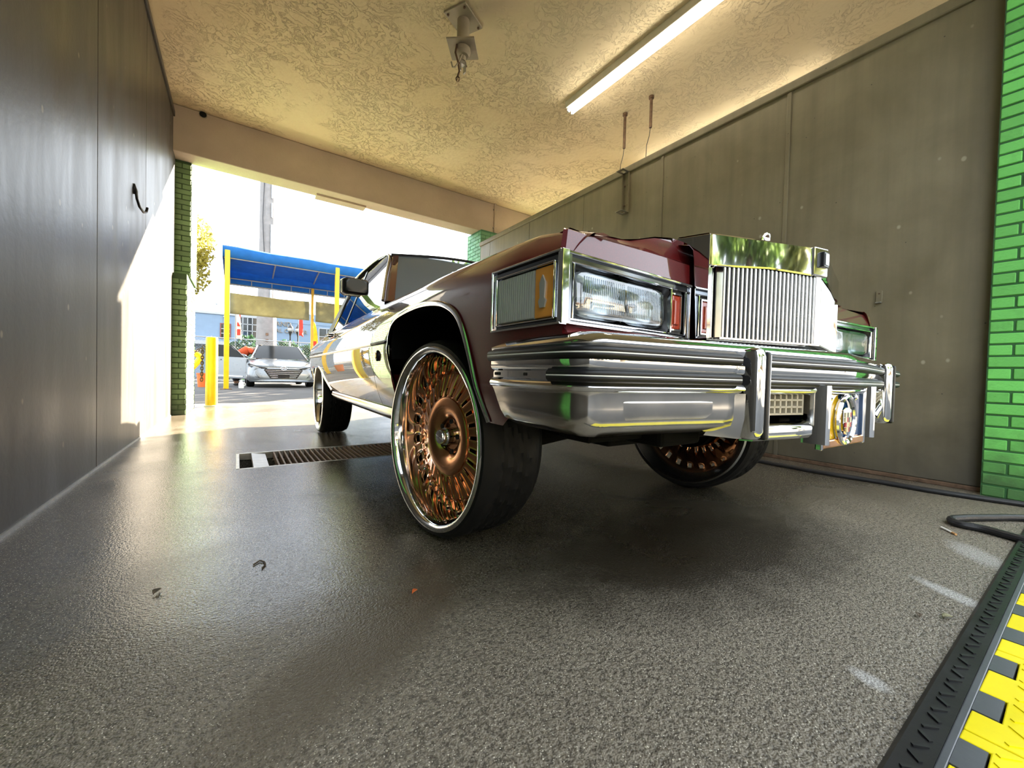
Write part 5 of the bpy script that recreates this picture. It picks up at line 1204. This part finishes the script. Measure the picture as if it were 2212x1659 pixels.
# chain link fence
fn = thing('chain_link_fence', 'galvanised chain link fence behind the parked sedan', 'fence', (0, 19, G0))
for x in [-6+2.6*i for i in range(8)]:
    b = MB(); b.tube([(x, 0, 0), (x, 0, 1.75)], .035, 8); b.build('post', 'galvanised', fn)
for z in (.06, 1.70):
    b = MB(); b.tube([(-6, 0, z), (12.2, 0, z)], .022, 6); b.build('rail', 'galvanised', fn)
b = MB()
x = -7.6
while x < 12:
    for sgn in (1, -1):
        x0, x1 = (x, x+1.6) if sgn > 0 else (x+1.6, x)
        if min(x0, x1) > -6 and max(x0, x1) < 12: b.bar((x0, .01*sgn, .06), (x1, .01*sgn, 1.68), .006, .006, (0, 1, 0))
    x += .10
o = b.build('wire_mesh', 'galvanised', fn, smooth=0); o['kind'] = 'stuff'

# pale blue building with lettering
bd = thing('medical_building', 'low pale blue building with raised lettering behind the fence', 'building', (0, 28, G0))
b = MB(); b.b2(-2.4, 14, 0, 8, 0, 3.62); b.b2(1.6, 14, -.02, 8, 3.4, 4.05); b.build('wall', 'pale_blue_wall', bd, smooth=0)
b = MB(); b.b2(-2.45, 1.65, -.06, .1, 3.55, 3.66); b.build('coping', 'white_trim', bd, smooth=0)
b = MB(); b.b2(-2.4, -.2, -.9, 0, 1.80, 2.0); b.build('lower_roof', 'white_trim', bd, smooth=0)
def window(x0, x1, z0, z1, nx, nz, frame):
    b = MB(); f = .05
    b.b2(x0-f, x1+f, -.05, .0, z0-f, z0); b.b2(x0-f, x1+f, -.05, .0, z1, z1+f); b.b2(x0-f, x0, -.05, .0, z0, z1); b.b2(x1, x1+f, -.05, .0, z0, z1); w_ = b.build('window', frame, bd, smooth=0)
    b = MB(); b.b2(x0, x1, -.015, -.005, z0, z1); b.build('pane', 'dark_glass', w_, smooth=0)
    for i in range(1, nx): x = x0+(x1-x0)*i/nx; b = MB(); b.b2(x-.02, x+.02, -.04, -.01, z0, z1); b.build('muntin', 'white_trim', w_, smooth=0)
    for i in range(1, nz): z = z0+(z1-z0)*i/nz; b = MB(); b.b2(x0, x1, -.04, -.01, z-.02, z+.02); b.build('muntin', 'white_trim', w_, smooth=0)
window(-.76, -.36, 2.25, 3.02, 2, 3, 'red_frame'); window(.02, .95, 2.35, 3.50, 4, 3, 'white_trim'); window(4.3, 5.6, 2.2, 3.2, 3, 2, 'white_trim')
def lettering(txt, x, z, size):
    cu = bpy.data.curves.new('lettering', 'FONT'); cu.body = txt; cu.size = size; cu.extrude = .02; o = bpy.data.objects.new('lettering_tmp', cu); col.objects.link(o)
    me = bpy.data.meshes.new_from_object(o.evaluated_get(bpy.context.evaluated_depsgraph_get())); bpy.data.objects.remove(o)
    me.materials.clear(); me.materials.append(M['letter_tan']); q = inst('lettering', me, bd, (x, -.045, z), (math.pi/2, 0, 0)); return q
lettering('AND', 1.86, 3.17, .40); lettering('AL CENTER', 1.86, 2.78, .34)
b = MB(); b.tube([(-.62, -.03, 2.1), (-.62, -.03, 3.4), (-.62, -.12, 3.5)], .025, 6); b.sphere((-.62, -.16, 3.42), .06); b.build('wall_lamp', 'galvanised', bd)
# far roofs
t = thing('tiled_house', 'distant house with a red tiled roof showing over the tarp', 'building', (.9, 42, 0))
b = MB(); b.b2(-.7, 3.6, 0, 5, 0, 6.4); b.build('wall', 'white_trim', t, smooth=0)
b = MB(); b.loft([[(-.9, -.3, 6.35), (3.8, -.3, 6.35)], [(-.2, 2.5, 7.3), (3.1, 2.5, 7.3)], [(-.9, 5.3, 6.35), (3.8, 5.3, 6.35)]]); b.build('roof', 'red_frame', t, smooth=0)
# twin lamp posts
for x, lab in ((2.10, 'left of two black lamp posts with white globes before the blue building'), (2.43, 'right of two black lamp posts with white globes before the blue building')):
    t = thing('lamp_post', lab, 'lamp', (x, 22, G0), group='twin lamp posts')
    b = MB(); b.lathe([(.06, 0), (.03, .3), (.03, 2.15), (.05, 2.25), (.09, 2.38)], 10, ident, True); b.build('post', 'black_plastic', t)
    b = MB(); b.sphere((0, 0, 2.49), .125, .125, .13); b.build('globe', 'white_trim', t)
    b = MB(); b.lathe([(.13, 2.55), (.10, 2.62), (.04, 2.68), (.02, 2.78), (.001, 2.80)], 12, ident, True); b.build('finial', 'black_plastic', t)
t = thing('street_light', 'thin street light pole above the low blue building', 'lamp', (-1.3, 37, 0)); b = MB(); b.tube([(0, 0, 0), (0, 0, 5.4)], .05, 6); b.build('pole', 'galvanised', t); b = MB(); b.box((.15, 0, 5.4), (.5, .2, .1)); b.build('head', 'galvanised', t, smooth=0)

# foliage -----------------------------------------------------------------------
def leaves(b, c, rx, ry, rz, n, size, rnd, shell=.55):
    for _ in range(n):
        while True:
            p = Vector((rnd.uniform(-1, 1), rnd.uniform(-1, 1), rnd.uniform(-1, 1)))
            if shell < p.length < 1: break
        q = Vector((c[0]+p.x*rx, c[1]+p.y*ry, c[2]+p.z*rz)); d = Vector((rnd.gauss(0, 1), rnd.gauss(0, 1), rnd.gauss(0, .7))).normalized(); e = d.orthogonal().normalized(); s_ = size*rnd.uniform(.6, 1.3)
        e = Matrix.Rotation(rnd.uniform(0, 6.28), 3, d) @ e; f = d.cross(e)
        b.add([q-e*s_, q+f*s_*.42, q+e*s_, q-f*s_*.42+d*s_*.1], [(0, 1, 2, 3)])
def tree(name, label, loc, trunk, crowns, mat, size, cat='tree', group=None):
    t = thing(name, label, cat, loc, group=group); rnd = random.Random(hash(label) % 1000 if False else len(label)*17)
    if trunk:
        b = MB(); b.tube(smooth_path(trunk[0], 4), trunk[1], 9) if not isinstance(trunk[1], list) else b.tube(trunk[0], trunk[1], 9)
        for c in crowns[:5]: b.tube([trunk[0][-1], tuple((Vector(trunk[0][-1])+Vector(c[0]))/2+Vector((0, 0, .1))), c[0]], [trunk[2], trunk[2]*.6, trunk[2]*.2], 6)
        b.build('trunk', 'bark', t)
    b = MB()
    for c, rx, ry, rz, n in crowns: leaves(b, c, rx, ry, rz, n, size, rnd)
    o = b.build('foliage', mat, t, smooth=0); o['kind'] = 'stuff'; return t
tree('tree', 'golden green tree beyond the left exit pillar', (-2.0, 12.4, G0), ([(0, 0, 0), (.1, 0, 1.2), (.2, 0, 2.2)], .09, .05), [((.35, 0, 3.4), 1.05, .9, .8, 1800), ((.80, 0, 2.85), .66, .6, .7, 1500), ((1.0, .1, 3.55), .55, .5, .75, 1400), ((-.6, .2, 3.2), .9, .9, .9, 600)], 'leaf_gold', .06)
tree('hedge', 'dark green shrub between the building window and the concrete pole', (.15, 21.4, G0), None, [((0, 0, .75), .75, .5, .85, 700), ((-.3, 0, 1.3), .4, .35, .4, 200), ((.25, 0, 1.7), .4, .35, .35, 200)], 'leaf_hedge', .10, 'shrub')
tree('hedge', 'dark green hedge below the twin lamp posts', (2.5, 21.3, G0), None, [((0, 0, .8), 1.1, .5, 1.0, 900), ((.8, 0, 1.2), .9, .5, .75, 600), ((-.6, 0, 1.5), .5, .4, .45, 300), ((2.2, 0, .9), 1.4, .5, .9, 700)], 'leaf_hedge', .10, 'shrub')
# street trees facing the entrance; the photograph shows them mirrored in the chrome
tree('street_tree', 'leafy street tree mirrored at the left of the chrome grille', (-4.2, -7.5, 0), ([(0, 0, 0), (.1, .1, 1.6), (.3, .1, 3.2)], .22, .12), [((0, 0, 4.6), 2.0, 2.0, 1.3, 1500), ((1.4, .3, 3.9), 1.2, 1.2, .9, 700), ((-1.3, .4, 4.2), 1.3, 1.3, 1.0, 700), ((.4, .8, 5.7), 1.2, 1.2, .9, 600)], 'leaf_green', .23, group='street trees before the entrance')
tree('street_tree', 'olive street tree mirrored at the right of the chrome grille', (.6, -10.5, 0), ([(0, 0, 0), (-.1, .1, 1.8), (-.2, 0, 3.4)], .2, .11), [((0, 0, 4.8), 1.7, 1.7, 1.3, 1300), ((1.1, .2, 4.0), 1.2, 1.1, .9, 600), ((-1.2, .3, 4.1), 1.1, 1.1, .9, 600)], 'leaf_olive', .23, group='street trees before the entrance')
tree('street_tree', 'dark green street tree mirrored in the headlamps', (7.0, -10.9, 0), ([(0, 0, 0), (.1, -.1, 1.8), (0, 0, 3.2)], .24, .12), [((0, 0, 4.4), 2.1, 2.0, 1.4, 1500), ((-1.5, .2, 3.8), 1.2, 1.2, .9, 600), ((1.5, .3, 3.9), 1.3, 1.3, 1.0, 600)], 'leaf_green', .23, group='street trees before the entrance')

# trees on the sunny side of the lot; they shade the asphalt
def copy_tree(src, label, loc, rz, sc):
    r = src.copy(); col.objects.link(r); r.location = loc; r.rotation_euler = (0, 0, rz); r.scale = (sc, sc, sc); r['label'] = label
    for ch in list(src.children):
        c = ch.copy(); col.objects.link(c); c.parent = r
    return r
lt = tree('lot_tree', 'broad tree shading the parking lot, nearest the exit', (10.0, 18.3, G0), ([(0, 0, 0), (.1, 0, 1.5), (.2, .1, 3.0)], .25, .14), [((0, 0, 4.6), 2.6, 2.6, 1.7, 2200), ((1.6, .5, 3.6), 1.6, 1.6, 1.2, 900), ((-1.7, .4, 3.4), 1.6, 1.6, 1.3, 900), ((0, -1.4, 3.2), 1.5, 1.4, 1.3, 800)], 'leaf_green', .2, group='trees shading the parking lot')
copy_tree(lt, 'broad tree shading the parking lot, second from the exit', (16.2, 22.6, G0), 1.1, 1.0)
copy_tree(lt, 'broad tree shading the parking lot, farthest from the exit', (23.5, 27.5, G0), 4.0, 1.1)
st = [o for o in bpy.data.objects if o.name.startswith('street_tree') and o.parent is None]
for i, (x, y, r_, k) in enumerate(((-8.5, -14, 1.0, 1.2), (14.6, -11.8, 2.2, 1.45), (3.6, -17.5, 3.1, 1.1), (-3.2, -19, 4.2, 1.0), (20.5, -12, 5.0, 1.1))):
    copy_tree(st[i % 3], ['far left', 'far right', 'middle', 'second', 'rightmost'][i]+' tree across the street, mirrored low in the chrome bumper', (x, y, 0), r_, k)
st[2].scale = (1.4, 1.4, 1.35)
sb_ = thing('street_building', 'long tan shop building across the street, mirrored in the bumper', 'building', (0, -24, 0))
b = MB(); b.b2(-30, 30, -6, 0, 0, 4.2); b.build('wall', 'grey_metal_paint', sb_, smooth=0)
b = MB(); b.b2(-30.3, 30.3, -.3, .5, 4.2, 4.7); b.build('parapet', 'rusty_steel', sb_, smooth=0)
for x in range(-26, 27, 6):
    b = MB(); b.b2(x-1.6, x+1.6, .0, .06, .6, 2.6); b.build('shop_window', 'dark_glass', sb_, smooth=0)
